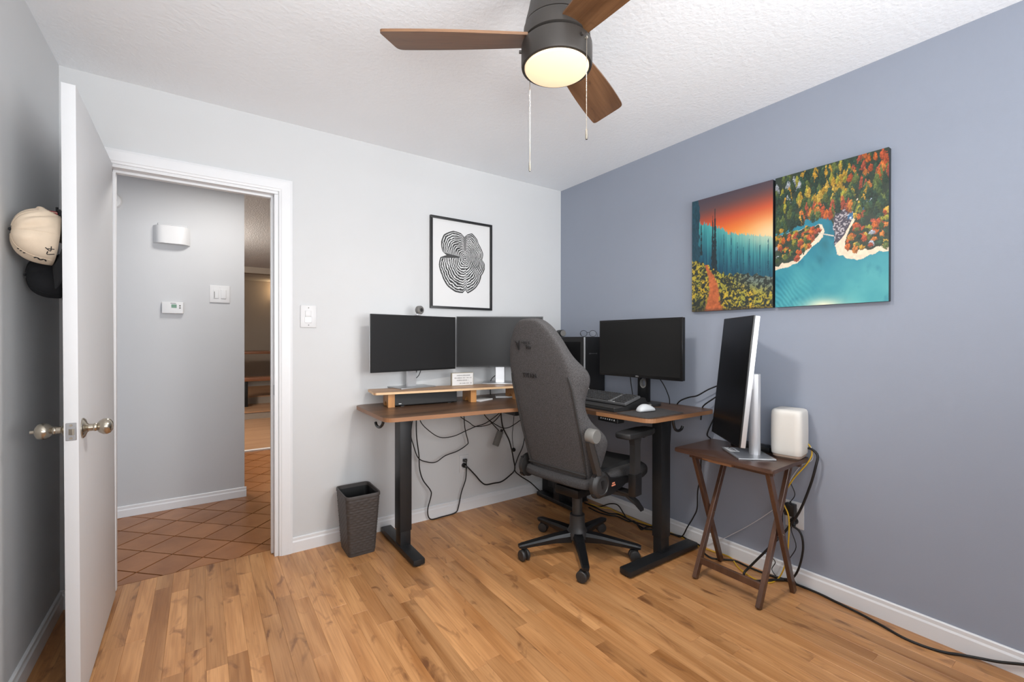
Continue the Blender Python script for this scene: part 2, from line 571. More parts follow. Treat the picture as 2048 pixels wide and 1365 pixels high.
bm = NB(); bx(bm, (-W / 2, (YR + 0.105) / 2, H + 0.06), (W + 2 * T, 0.105 - YR + T, 0.12))
struct('ceiling', bm, 'ceiling_paint', 'white textured ceiling', smooth=False)

# unseen window behind the camera, added to carry the light
wd = sroot('fill_window_1', 'wide white framed window added behind the camera for light', ((WX0 + WX1) / 2, YR - 0.05, WZ0))
ww, wh = WX1 - WX0, WZ1 - WZ0
for nm, c, s in (('window_frame', (0, 0, 0.03), (ww, 0.07, 0.06)), ('window_frame', (0, 0, wh - 0.03), (ww, 0.07, 0.06)),
                 ('window_frame', (-ww / 2 + 0.03, 0, wh / 2), (0.06, 0.07, wh - 0.12)), ('window_frame', (ww / 2 - 0.03, 0, wh / 2), (0.06, 0.07, wh - 0.12)),
                 ('mullion', (0, 0, wh / 2), (0.05, 0.06, wh - 0.12))):
    boxpart(nm, c, s, 'trim_white', wd, 0.004)
for sx in (-1, 1):
    boxpart('pane', (sx * ww / 4, -0.01, wh / 2), (ww / 2 - 0.08, 0.006, wh - 0.12), 'clear_glass', wd)

wd = sroot('fill_window_2', 'white framed window added in the left wall for light', (-W - 0.05, (LY0 + LY1) / 2, 0.80))  # made-up window around the side fill light
ww, wh = LY1 - LY0, 1.40
for nm, c, s in (('window_frame', (0, 0, 0.03), (0.07, ww, 0.06)), ('window_frame', (0, 0, wh - 0.03), (0.07, ww, 0.06)),
                 ('window_frame', (0, -ww / 2 + 0.03, wh / 2), (0.07, 0.06, wh - 0.12)), ('window_frame', (0, ww / 2 - 0.03, wh / 2), (0.07, 0.06, wh - 0.12)),
                 ('mullion', (0, 0, wh / 2), (0.06, 0.05, wh - 0.12))):
    boxpart(nm, c, s, 'trim_white', wd, 0.004)
for sx in (-1, 1):
    boxpart('pane', (-0.01, sx * ww / 4, wh / 2), (0.006, ww / 2 - 0.08, wh - 0.12), 'clear_glass', wd)

# baseboards: two-stepped profile
def baseboard(name, p0, p1, nrm, label, mat='trim_white', h=0.085, top=0.018):
    p0, p1, nv = Vector(p0), Vector(p1), Vector(nrm)
    prof = [(0, 0), (0.013, 0), (0.013, h - top - 0.008), (0.009, h - top), (0.009, h - 0.004), (0.005, h), (0, h)]
    bm = NB()
    loft(bm, [[p + nv * a + Vector((0, 0, b)) for a, b in prof] for p in (p0, p1)])
    return struct(name, bm, mat, label, smooth=False)
baseboard('baseboard_back', (-2.016, 0, 0), (0, 0, 0), (0, -1, 0), 'white baseboard under the framed print')
baseboard('baseboard_corner', (-W, 0, 0), (-2.876, 0, 0), (0, -1, 0), 'short white baseboard between corner and door casing')
baseboard('baseboard_right', (0, -0.013, 0), (0, YR, 0), (-1, 0, 0), 'tall white baseboard along the blue wall')
baseboard('baseboard_left', (-W, -0.013, 0), (-W, YR, 0), (1, 0, 0), 'white baseboard behind the open door')
baseboard('baseboard_rear', (-W, YR, 0), (0, YR, 0), (0, 1, 0), 'white baseboard under the added window')

# door casing, jambs and stop
tr = sroot('trim_1', 'white moulded door casing', (0, 0, 0))
def casing(name, p0, p1, out, nv, w=0.068):
    """moulding swept from p0 to p1; out = direction away from the opening"""
    p0, p1, out, nv = Vector(p0), Vector(p1), Vector(out), Vector(nv)
    prof = [(0, 0), (0, 0.009), (0.010, 0.012), (0.013, 0.0145), (0.046, 0.0165), (0.056, 0.0165), (w, 0.013), (w, 0)]
    mit = [(p0, -1 if False else 0)]
    bm = NB()
    d = (p1 - p0).normalized()
    rings = []
    for p, m in ((p0, casing.m[0]), (p1, casing.m[1])):
        rings.append([p + out * a + nv * b + d * (a * m) for a, b in prof])
    loft(bm, rings)
    return obj(name, bm, 'trim_white', tr, smooth=False)
casing.m = (0, 1); casing('casing_side', (OX1 + 0.005, 0, 0), (OX1 + 0.005, 0, OZ - 0.003), (1, 0, 0), (0, -1, 0))
casing.m = (0, 1); casing('casing_side', (OX0 - 0.005, 0, 0), (OX0 - 0.005, 0, OZ - 0.003), (-1, 0, 0), (0, -1, 0))
casing.m = (-1, 1); casing('casing_head', (OX0 - 0.005, 0, OZ - 0.003), (OX1 + 0.005, 0, OZ - 0.003), (0, 0, 1), (0, -1, 0))
boxpart('jamb', (OX1 - 0.008, 0.052, OZ / 2 - 0.01), (0.018, 0.106, OZ - 0.02), 'trim_white', tr, 0.001)
boxpart('jamb', (OX0 + 0.008, 0.052, OZ / 2 - 0.01), (0.018, 0.106, OZ - 0.02), 'trim_white', tr, 0.001)
boxpart('head_jamb', ((OX0 + OX1) / 2, 0.052, OZ - 0.009), (OX1 - OX0, 0.106, 0.018), 'trim_white', tr, 0.001)
boxpart('door_stop', (OX1 - 0.023, 0.062, OZ / 2 - 0.012), (0.012, 0.034, OZ - 0.03), 'trim_white', tr, 0.002)
boxpart('door_stop', (OX0 + 0.023, 0.062, OZ / 2 - 0.012), (0.012, 0.034, OZ - 0.03), 'trim_white', tr, 0.002)
boxpart('head_stop', ((OX0 + OX1) / 2, 0.062, OZ - 0.024), (OX1 - OX0 - 0.036, 0.034, 0.012), 'trim_white', tr, 0.002)
boxpart('strike_plate', (OX1 - 0.0175, 0.022, 0.93), (0.002, 0.026, 0.056), 'steel_plate', tr, 0.001, label='small steel strike plate')
# hall-side casing
casing.m = (0, 1)
for sgn, xx in ((1, OX1 + 0.005), (-1, OX0 - 0.005)):
    p = casing('casing_side', (xx, 0.105, 0), (xx, 0.105, OZ - 0.003), (sgn, 0, 0), (0, 1, 0))
casing.m = (-1, 1); casing('casing_head', (OX0 - 0.005, 0.105, OZ - 0.003), (OX1 + 0.005, 0.105, OZ - 0.003), (0, 0, 1), (0, 1, 0))

# the open door leaf
DX = -2.7850; DY0, DY1 = -0.808, -0.0215
dr = sroot('door_1', 'plain white door standing open at the left wall', (DX, -0.03, 0))
dr.rotation_euler = (0, R(-0.28), R(0.7))
def dl(p): return (p[0] - DX, p[1] + 0.03, p[2])
boxpart('door_leaf', dl((DX, (DY0 + DY1) / 2, 1.0235)), (0.035, DY1 - DY0, 2.023), 'door_white', dr, 0.0015)
for sx in (1, -1):
    kb = NB()
    prof = [(0.0, -0.001), (0.034, -0.001), (0.034, 0.003), (0.029, 0.008), (0.016, 0.012), (0.0125, 0.016), (0.012, 0.030)]
    lathe(kb, prof, dl((DX + sx * 0.0175, DY0 + 0.062, 0.915)), (sx, 0, 0), 32)
    ro = obj('rose', kb, 'nickel', dr)
    kb = NB()
    prof = [(0.0115, 0.026), (0.0135, 0.029), (0.0135, 0.033), (0.012, 0.036), (0.020, 0.042), (0.0265, 0.052), (0.027, 0.062), (0.023, 0.071), (0.013, 0.077), (0, 0.078)]
    lathe(kb, prof, dl((DX + sx * 0.0175, DY0 + 0.062, 0.915)), (sx, 0, 0), 32)
    kn = obj('knob', kb, 'nickel', ro)
    if sx < 0:
        cylpart('thumb_turn', dl((DX - 0.0175 - 0.076, DY0 + 0.062, 0.915)), dl((DX - 0.0175 - 0.088, DY0 + 0.062, 0.915)), 0.006, 'nickel', ro, n=12)
lp = NB(); bx(lp, dl((DX, DY0 - 0.0006, 0.915)), (0.0255, 0.003, 0.057), 0.0012, 1)
lpo = obj('latch_plate', lp, 'steel_plate', dr)
lb = NB()
loft(lb, [[(-0.007, DY0 + 0.03 - 0.001, z), (0.0085, DY0 + 0.03 - 0.001, z), (0.0085, DY0 + 0.03 - 0.011, z), (0.004, DY0 + 0.03 - 0.011, z)] for z in (0.9055, 0.9245)])
obj('latch_bolt', lb, 'nickel', lpo, smooth=False)
for zz in (0.894, 0.936):
    cylpart('screw', (0, DY0 + 0.03 - 0.0015, zz), (0, DY0 + 0.03 - 0.0032, zz), 0.004, 'nickel', lpo, n=12)
for zz in (0.25, 1.02, 1.8):
    bm = NB(); cyl(bm, dl((DX - 0.021, -0.024, zz - 0.045)), dl((DX - 0.021, -0.024, zz + 0.045)), 0.006, n=12)
    bx(bm, dl((DX, -0.0208, zz)), (0.026, 0.0012, 0.088))
    obj('hinge', bm, 'nickel', dr)
rr = random.Random(3)
bm = NB()
pts = []
for a in range(14):
    t = 2 * PI * a / 14; q = rr.uniform(0.55, 1.1)
    pts.append((0.013 * math.cos(t) * q, 0.021 * math.sin(t) * q))
A_ = [bm.verts.new((p[0], DY0 + 0.03 - 0.0012, 0.052 + p[1])) for p in pts]
B_ = [bm.verts.new((p[0], DY0 + 0.03 + 0.002, 0.052 + p[1])) for p in pts]
bm.faces.new(A_)
for i in range(14): bm.faces.new((A_[i], A_[(i + 1) % 14], B_[(i + 1) % 14], B_[i]))
obj('paint_chip', bm, 'chip_dark', dr, smooth=False, label='chipped bare patch low on the door edge')
bmx = NB(); lathe(bmx, [(0.0, 0.0), (0.034, 0.0), (0.034, 0.003), (0.030, 0.005), (0.022, 0.0055), (0.020, 0.003), (0, 0.003)], (-W, -0.80, 0.91), (1, 0, 0), 28)
ws = obj('wall_bumper', bmx, 'white_plastic'); tag(ws, 'round white door bumper disc on the left wall near the knob', 'door bumper')

# ------------------------------------------------------------------ hall beyond the door
HY = 1.216
HX0, HX1, HYF = -3.7, 0.9, 7.9
hf = sroot('floor_hall', 'diagonally laid terracotta tile floor')
bm = NB(); bx(bm, ((HX0 + HX1) / 2, (0.106 + 2.80) / 2, -0.03), (HX1 - HX0, 2.80 - 0.106, 0.04))
obj('grout_bed', bm, 'grout', hf, smooth=False)
def clip_poly(poly, ax, v, keep_gt):
    out = []
    for i in range(len(poly)):
        p, q = poly[i - 1], poly[i]
        ip = (p[ax] > v) == keep_gt; iq = (q[ax] > v) == keep_gt
        if ip != iq:
            t = (v - p[ax]) / (q[ax] - p[ax])
            out.append((p[0] + (q[0] - p[0]) * t, p[1] + (q[1] - p[1]) * t))
        if iq: out.append(q)
    return out
q = 0.1425
rt = random.Random(5)
for i in range(-14, 24):
    for j in range(-14, 24):
        cx = -2.574 + q * i + q * j; cy = 0.6505 - q * i + q * j + q
        if not (-3.25 < cx < -0.95 and 0.0 < cy < 2.95): continue
        if cy > 1.55 and cx < -2.45: continue
        if cx > -1.2 and cy < 1.9: continue
        g = q - 0.0055
        poly = [(cx - g, cy), (cx, cy - g), (cx + g, cy), (cx, cy + g)]
        poly = clip_poly(poly, 1, 0.109, True)
        if len(poly) >= 3: poly = clip_poly(poly, 1, 2.795, False)
        if len(poly) < 3: continue
        ox = sum(p[0] for p in poly) / len(poly); oy = sum(p[1] for p in poly) / len(poly)
        poly = [(p[0] - ox, p[1] - oy) for p in poly]
        try:
            bm = NB(); prism(bm, poly, -0.012, 0.0)
            o = obj('floor_tile', bm, 'tile', hf, smooth=False)
            o.location = (ox, oy, rt.uniform(-0.0004, 0.0004) - 0.001)
        except ValueError:
            pass
# partition with the chime, thermostat and switches
walls('wall_hall', [((HX0, HY, -0.04), (-2.165, HY + 0.12, H))], 'hall_paint', 'light grey hall wall facing the doorway')
baseboard('baseboard_hall', (HX0, HY, 0), (-2.153, HY, 0), (0, -1, 0), 'white baseboard of the hall wall', h=0.075, top=0.02)
walls('wall_hall_left', [((HX0 - T, 0.105, -0.04), (HX0, HYF, H + 0.02))], 'hall_paint', 'hall end wall')
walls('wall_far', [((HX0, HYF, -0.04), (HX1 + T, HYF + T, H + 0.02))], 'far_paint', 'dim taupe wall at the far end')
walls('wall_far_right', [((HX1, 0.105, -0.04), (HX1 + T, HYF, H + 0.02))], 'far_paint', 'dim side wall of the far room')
walls('wall_hall_right', [((0.0, 0.0, -0.04), (HX1, 0.105, H + 0.02))], 'hall_paint', 'hall wall continuing past the bedroom corner')
bm = NB(); bx(bm, ((HX0 + HX1) / 2, (0.105 + HYF) / 2, H + 0.06), (HX1 - HX0, HYF - 0.105, 0.12))
struct('ceiling_hall', bm, 'hall_ceiling_paint', 'textured hall ceiling', smooth=False)
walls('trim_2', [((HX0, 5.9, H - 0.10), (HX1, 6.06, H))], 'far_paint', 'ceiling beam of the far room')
# far room floor: wood landing, then two shallow steps
bm = NB(); bx(bm, ((HX0 + HX1) / 2, 3.95, -0.02), (HX1 - HX0, 2.3, 0.04))
struct('floor_landing', bm, 'far_oak', 'pale wood floor beyond the tiles', smooth=False)
bm = NB(); bx(bm, ((HX0 + HX1) / 2, 2.80, 0.004), (HX1 - HX0, 0.05, 0.022), 0.003)
struct('trim_3', bm, 'trim_white', 'pale threshold strip between tile and wood')
st1 = sroot('floor_step', 'lower wooden step of the far room', (0, 0, 0))
boxpart('riser', ((HX0 + HX1) / 2, 5.06, 0.05), (HX1 - HX0, 0.02, 0.10), 'far_paint', st1)
boxpart('tread', ((HX0 + HX1) / 2, 5.50, 0.108), (HX1 - HX0, 0.92, 0.022), 'far_oak', st1)
boxpart('riser', ((HX0 + HX1) / 2, 5.97, 0.17), (HX1 - HX0, 0.02, 0.12), 'far_paint', st1)
boxpart('tread', ((HX0 + HX1) / 2, 6.92, 0.238), (HX1 - HX0, 1.92, 0.022), 'far_oak', st1)
# dining bench and table seen past the hall wall
bn = thing('dining_bench', 'dark wooden bench with black legs beyond the hall', 'bench', (-1.35, 5.72, 0.119))
boxpart('seat', (0, 0, 0.445), (1.1, 0.30, 0.06), 'bench_wood', bn, 0.006)
for sx in (-0.50, 0.50):
    bm = NB(); bx(bm, (sx, 0, 0.21), (0.05, 0.26, 0.415), 0.004)
    obj('leg', bm, 'black_metal', bn)
tb = thing('dining_table', 'brown wooden dining table behind the bench', 'table', (-1.3, 6.75, 0.249))
boxpart('tabletop', (0, 0, 0.73), (1.7, 0.8, 0.045), 'bench_wood', tb, 0.006)
for sx in (-0.78, 0.78):
    for sy in (-0.33, 0.33):
        boxpart('leg', (sx, sy, 0.352), (0.07, 0.07, 0.705), 'black_metal', tb, 0.004)
# sconce on the far wall
sc = thing('wall_sconce', 'small warm wall lamp glowing on the far wall', 'wall lamp', (-1.06, HYF, 2.12))
lathe_b = NB(); lathe(lathe_b, [(0, 0), (0.06, 0), (0.06, 0.015), (0.02, 0.03), (0.015, 0.08), (0, 0.08)], (0, 0, 0), (0, -1, 0), 24)
obj('backplate', lathe_b, 'black_metal', sc)
bm = NB(); lathe(bm, [(0.03, 0), (0.055, 0.09), (0.05, 0.09), (0.026, 0.004), (0, 0.004)], (0, -0.09, -0.02), (0, 0, 1), 24); obj('shade', bm, 'chain_metal', sc)
bm = NB(); bmesh.ops.create_icosphere(bm, subdivisions=2, radius=0.026); bmesh.ops.translate(bm, verts=bm.verts, vec=(0, -0.09, 0.04)); obj('bulb', bm, 'sconce_glow', sc)
pl = bpy.data.lights.new('sconce_light', 'POINT'); pl.energy = 5; pl.color = (1, 0.68, 0.36); pl.shadow_soft_size = 0.03
po = bpy.data.objects.new('sconce_light', pl); po.location = (-1.06, HYF - 0.16, 2.25); COL.objects.link(po)
# hall ceiling lamp (above the doorway, out of sight)
hl = thing('hall_ceiling_lamp', 'round frosted hall ceiling lamp above the tiled floor', 'ceiling lamp', (-2.3, 0.62, H))
bm = NB(); lathe(bm, [(0, 0), (0.15, 0), (0.15, -0.02), (0.14, -0.022)], n=32); obj('base', bm, 'white_plastic', hl)
bm = NB(); lathe(bm, [(0.14, -0.02), (0.13, -0.05), (0.09, -0.075), (0, -0.085)], n=32); obj('diffuser', bm, 'lamp_glass', hl)
l = bpy.data.lights.new('hall_lamp_light', 'AREA'); l.shape = 'DISK'; l.size = 0.26; l.energy = 7.5; l.color = (1, 0.97, 0.93)
lo = bpy.data.objects.new('hall_lamp_light', l); lo.location = (-2.3, 0.62, H - 0.09); COL.objects.link(lo)

fr_l = thing('far_fill_lamp', 'warm round ceiling lamp added out of sight to brighten the far room', 'ceiling lamp', (-2.95, 3.3, H))  # hidden lamp, added to brighten the corridor and far room
bm = NB(); lathe(bm, [(0, 0), (0.17, 0), (0.17, -0.02), (0.16, -0.022)], n=32); obj('base', bm, 'white_plastic', fr_l)
bm = NB(); lathe(bm, [(0.16, -0.02), (0.15, -0.06), (0.10, -0.09), (0, -0.10)], n=32); obj('diffuser', bm, 'lamp_glass', fr_l)
pl = bpy.data.lights.new('far_fill_light', 'POINT'); pl.energy = 95; pl.color = (1, 0.91, 0.80); pl.shadow_soft_size = 0.15
po = bpy.data.objects.new('far_fill_light', pl); po.location = (-2.95, 3.3, H - 0.30); COL.objects.link(po)

# ------------------------------------------------------------------ wall fittings in the hall
ch = thing('door_chime', 'white curved door chime box high on the hall wall', 'door chime', (-2.61, HY, 1.955))
bm = NB()
prof = []
for k in range(13):
    t = k / 12; x = -0.106 + 0.212 * t
    prof.append((x, -0.055 * (1 - (2 * t - 1) ** 6)))
prof = [(-0.106, 0)] + prof[1:-1] + [(0.106, 0)]
prism(bm, prof, -0.062, 0.062, 0.002)
obj('cover', bm, 'white_plastic', ch)
boxpart('backplate', (0.006, -0.004, 0.03), (0.17, 0.008, 0.11), 'hall_paint', ch, 0.003)
cylpart('screw', (0.0, -0.048, 0.062), (0.0, -0.048, 0.0635), 0.003, 'grey_plastic', ch, n=10)

def wall_frame_thing(name, label, cat, loc, yaw):
    return thing(name, label, cat, loc, yaw)
# thermostat (local: x right, -y toward viewer)
th = thing('thermostat', 'small white thermostat with green display on the hall wall', 'thermostat', (-2.606, HY, 1.44))
boxpart('body', (0, -0.012, 0), (0.124, 0.024, 0.083), 'white_plastic', th, 0.006, 3)
boxpart('display', (0.008, -0.0245, 0.012), (0.030, 0.002, 0.024), 'lcd_green', th)
for kz in (0.016, 0.0): boxpart('button', (0.042, -0.0248, kz), (0.010, 0.003, 0.009), 'grey_plastic', th, 0.001)
boxpart('maker_mark', (0.004, -0.0242, 0.032), (0.032, 0.001, 0.004), 'grey_ink', th)

sw = thing('double_switch', 'white double light switch plate on the hall wall', 'light switch', (-2.324, HY, 1.555))
boxpart('plate', (0, -0.004, 0), (0.128, 0.008, 0.128), 'white_plastic', sw, 0.003)
boxpart('dimmer', (-0.023, -0.009, 0), (0.034, 0.006, 0.067), 'white_plastic', sw, 0.002)
boxpart('slider', (-0.034, -0.0125, -0.006), (0.004, 0.003, 0.046), 'grey_plastic', sw)
boxpart('rocker', (0.023, -0.009, 0), (0.034, 0.008, 0.067), 'white_plastic', sw, 0.003)
for zz in (-0.05, 0.05):
    cylpart('screw', (0, -0.008, zz), (0, -0.0095, zz), 0.003, 'white_plastic', sw, n=10)
bm = NB(); lathe(bm, [(0, 0), (0.056, 0), (0.056, 0.012), (0.050, 0.022), (0.034, 0.026), (0.030, 0.022), (0.026, 0.026), (0, 0.030)], (0, 0, 0), (0, -1, 0), 36)
sd = thing('smoke_alarm', 'round white alarm disc partly hidden behind the door on the hall wall', 'smoke alarm', (-2.937, HY, 2.15))
obj('housing', bm, 'white_plastic', sd)

# bedroom switch
sw = thing('light_switch', 'white light switch with slider beside the door casing', 'light switch', (-1.9275, 0, 1.347))
boxpart('plate', (0, -0.004, 0), (0.086, 0.008, 0.128), 'white_plastic', sw, 0.003)
boxpart('rocker', (-0.002, -0.009, 0.016), (0.034, 0.008, 0.036), 'white_plastic', sw, 0.003)
boxpart('dimmer_pad', (-0.002, -0.009, -0.020), (0.036, 0.006, 0.034), 'silver_plastic', sw, 0.002)
for zz in (-0.05, 0.05):
    cylpart('screw', (0, -0.008, zz), (0, -0.0095, zz), 0.003, 'grey_plastic', sw, n=10)

# outlets: local frame with x along the wall, -y into the room
def outlet(label, loc, yaw, w=0.075, h=0.12):
    o = thing('power_outlet', label, 'outlet', loc, yaw)
    boxpart('plate', (0, -0.003, 0), (w, 0.006, h), 'white_plastic', o, 0.002)
    for zz in (-0.024, 0.024):
        f = boxpart('socket', (0, -0.007, zz), (0.034, 0.004, 0.030), 'white_plastic', o, 0.006)
        for sx in (-0.007, 0.007): boxpart('slot', (sx, -0.0092, zz), (0.002, 0.001, 0.009), 'dark_gap', f)
    return o
outlet('white power outlet low on the white wall under the desk', (-0.907, 0, 0.335), 0)
outlet('white power outlet low on the blue wall behind the folding table', (0, -1.776, 0.341), R(-90), 0.084, 0.13)

# ------------------------------------------------------------------ framed tree-ring print
def vnoise(x, y, seed=0):
    """smooth value noise on numpy arrays"""
    rs = np.random.RandomState(seed); G = rs.rand(64, 64)
    xi = np.floor(x).astype(int); yi = np.floor(y).astype(int); fx = x - xi; fy = y - yi
    fx = fx * fx * (3 - 2 * fx); fy = fy * fy * (3 - 2 * fy)
    g = lambda a, b: G[a % 64, b % 64]
    return (g(xi, yi) * (1 - fx) + g(xi + 1, yi) * fx) * (1 - fy) + (g(xi, yi + 1) * (1 - fx) + g(xi + 1, yi + 1) * fx) * fy

def fbm(x, y, seed=0, oct=4):
    s = 0; a = 0.5
    for k in range(oct):
        s = s + a * vnoise(x * 2 ** k, y * 2 ** k, seed + k); a *= 0.5
    return s / (1 - 0.5 ** oct)

def print_mesh(name, img, p_of_uv, mat, parent):
    """img: (nv, nu, 3) sRGB 0-255, row 0 at the bottom; a grid with the print held as vertex colours"""
    nv, nu = img.shape[:2]
    verts = [p_of_uv(i / (nu - 1), j / (nv - 1)) for j in range(nv) for i in range(nu)]
    faces = [(j * nu + i, j * nu + i + 1, (j + 1) * nu + i + 1, (j + 1) * nu + i) for j in range(nv - 1) for i in range(nu - 1)]
    me = bpy.data.meshes.new(name); me.from_pydata(verts, [], faces)
    c = np.clip(img.reshape(-1, 3) / 255.0, 0, 1)
    c = np.where(c <= 0.04045, c / 12.92, ((c + 0.055) / 1.055) ** 2.4)
    at = me.color_attributes.new('print', 'FLOAT_COLOR', 'POINT')
    at.data.foreach_set('color', np.concatenate([c, np.ones((len(c), 1))], 1).astype(np.float32).ravel())
    me.materials.append(MATS[mat])
    o = bpy.data.objects.new(name, me); COL.objects.link(o); o.parent = parent
    return o

FX0, FX1, FZ0, FZ1 = -1.170, -0.680, 1.428, 2.057
fw, fh = FX1 - FX0, FZ1 - FZ0
fr = thing('framed_print', 'black framed print of wavy tree growth rings on the white wall', 'picture', ((FX0 + FX1) / 2, 0, (FZ0 + FZ1) / 2))
b_ = 0.016
boxpart('frame_rail', (0, -0.0105, fh / 2 - b_ / 2), (fw, 0.019, b_), 'frame_black', fr, 0.001)
boxpart('frame_rail', (0, -0.0105, -fh / 2 + b_ / 2), (fw, 0.019, b_), 'frame_black', fr, 0.001)
for sx in (-1, 1):
    boxpart('frame_stile', (sx * (fw / 2 - b_ / 2), -0.0105, 0), (b_, 0.019, fh - 2 * b_), 'frame_black', fr, 0.001)
def tree_ring_img(nu, nv):
    U, V = np.meshgrid(np.linspace(0, 1, nu), np.linspace(0, 1, nv))
    X = (U - 0.555) * 675; Y = (V - 0.585) * 1012
    th_ = np.degrees(np.arctan2(Y, X)) % 360; r = np.hypot(X, Y)
    tab = [(0, 205), (8, 215), (20, 232), (35, 238), (50, 252), (60, 285), (75, 320), (85, 287), (92, 250), (100, 295), (115, 335), (135, 347), (150, 319),
           (170, 263), (178, 215), (185, 285), (200, 320), (220, 353), (240, 410), (255, 432), (266, 425), (270, 385), (274, 425), (290, 373), (315, 277), (335, 262), (350, 240), (360, 205)]
    Rr = np.interp(th_, [t[0] for t in tab], [t[1] for t in tab])
    wob = (fbm(X / 60 + 9, Y / 60 + 9, 3) - 0.5)
    rho = r / Rr + wob * 0.07
    ringn = rho ** 0.9 * 14.5 + (fbm(X / 25 + 40, Y / 25 + 30, 8) - 0.5) * 0.5
    s = np.sin(2 * PI * ringn)
    wid = (fbm(X / 90 + 4, Y / 90 + 4, 12) - 0.45) * 1.5
    ink = 1 / (1 + np.exp(-(s + wid * 0.7) * 6.0))
    ink = np.where((th_ > 172) & (th_ < 186) & (rho > 0.25), np.maximum(ink, 0.75), ink)
    ink = np.where(np.abs(th_ - 91) < 5, np.maximum(ink * 0.8, np.where(rho > 0.35, 0.45, 0)), ink)
    edge = np.exp(-((r / Rr - 0.98) / 0.022) ** 2)
    ink = np.maximum(ink, edge)
    ink = np.where(r / Rr > 1.0, 0, ink)
    bg = 222 * (1 - ink) + 26 * ink
    return np.stack([bg, bg, bg], -1)
iw, ih = fw - 2 * b_, fh - 2 * b_
print_mesh('paper_print', tree_ring_img(300, 400), lambda u, v: ((u - 0.5) * iw, -0.008, (v - 0.5) * ih), 'print_paper', fr)
boxpart('backing', (0, -0.004, 0), (iw, 0.006, ih), 'paper_white', fr)

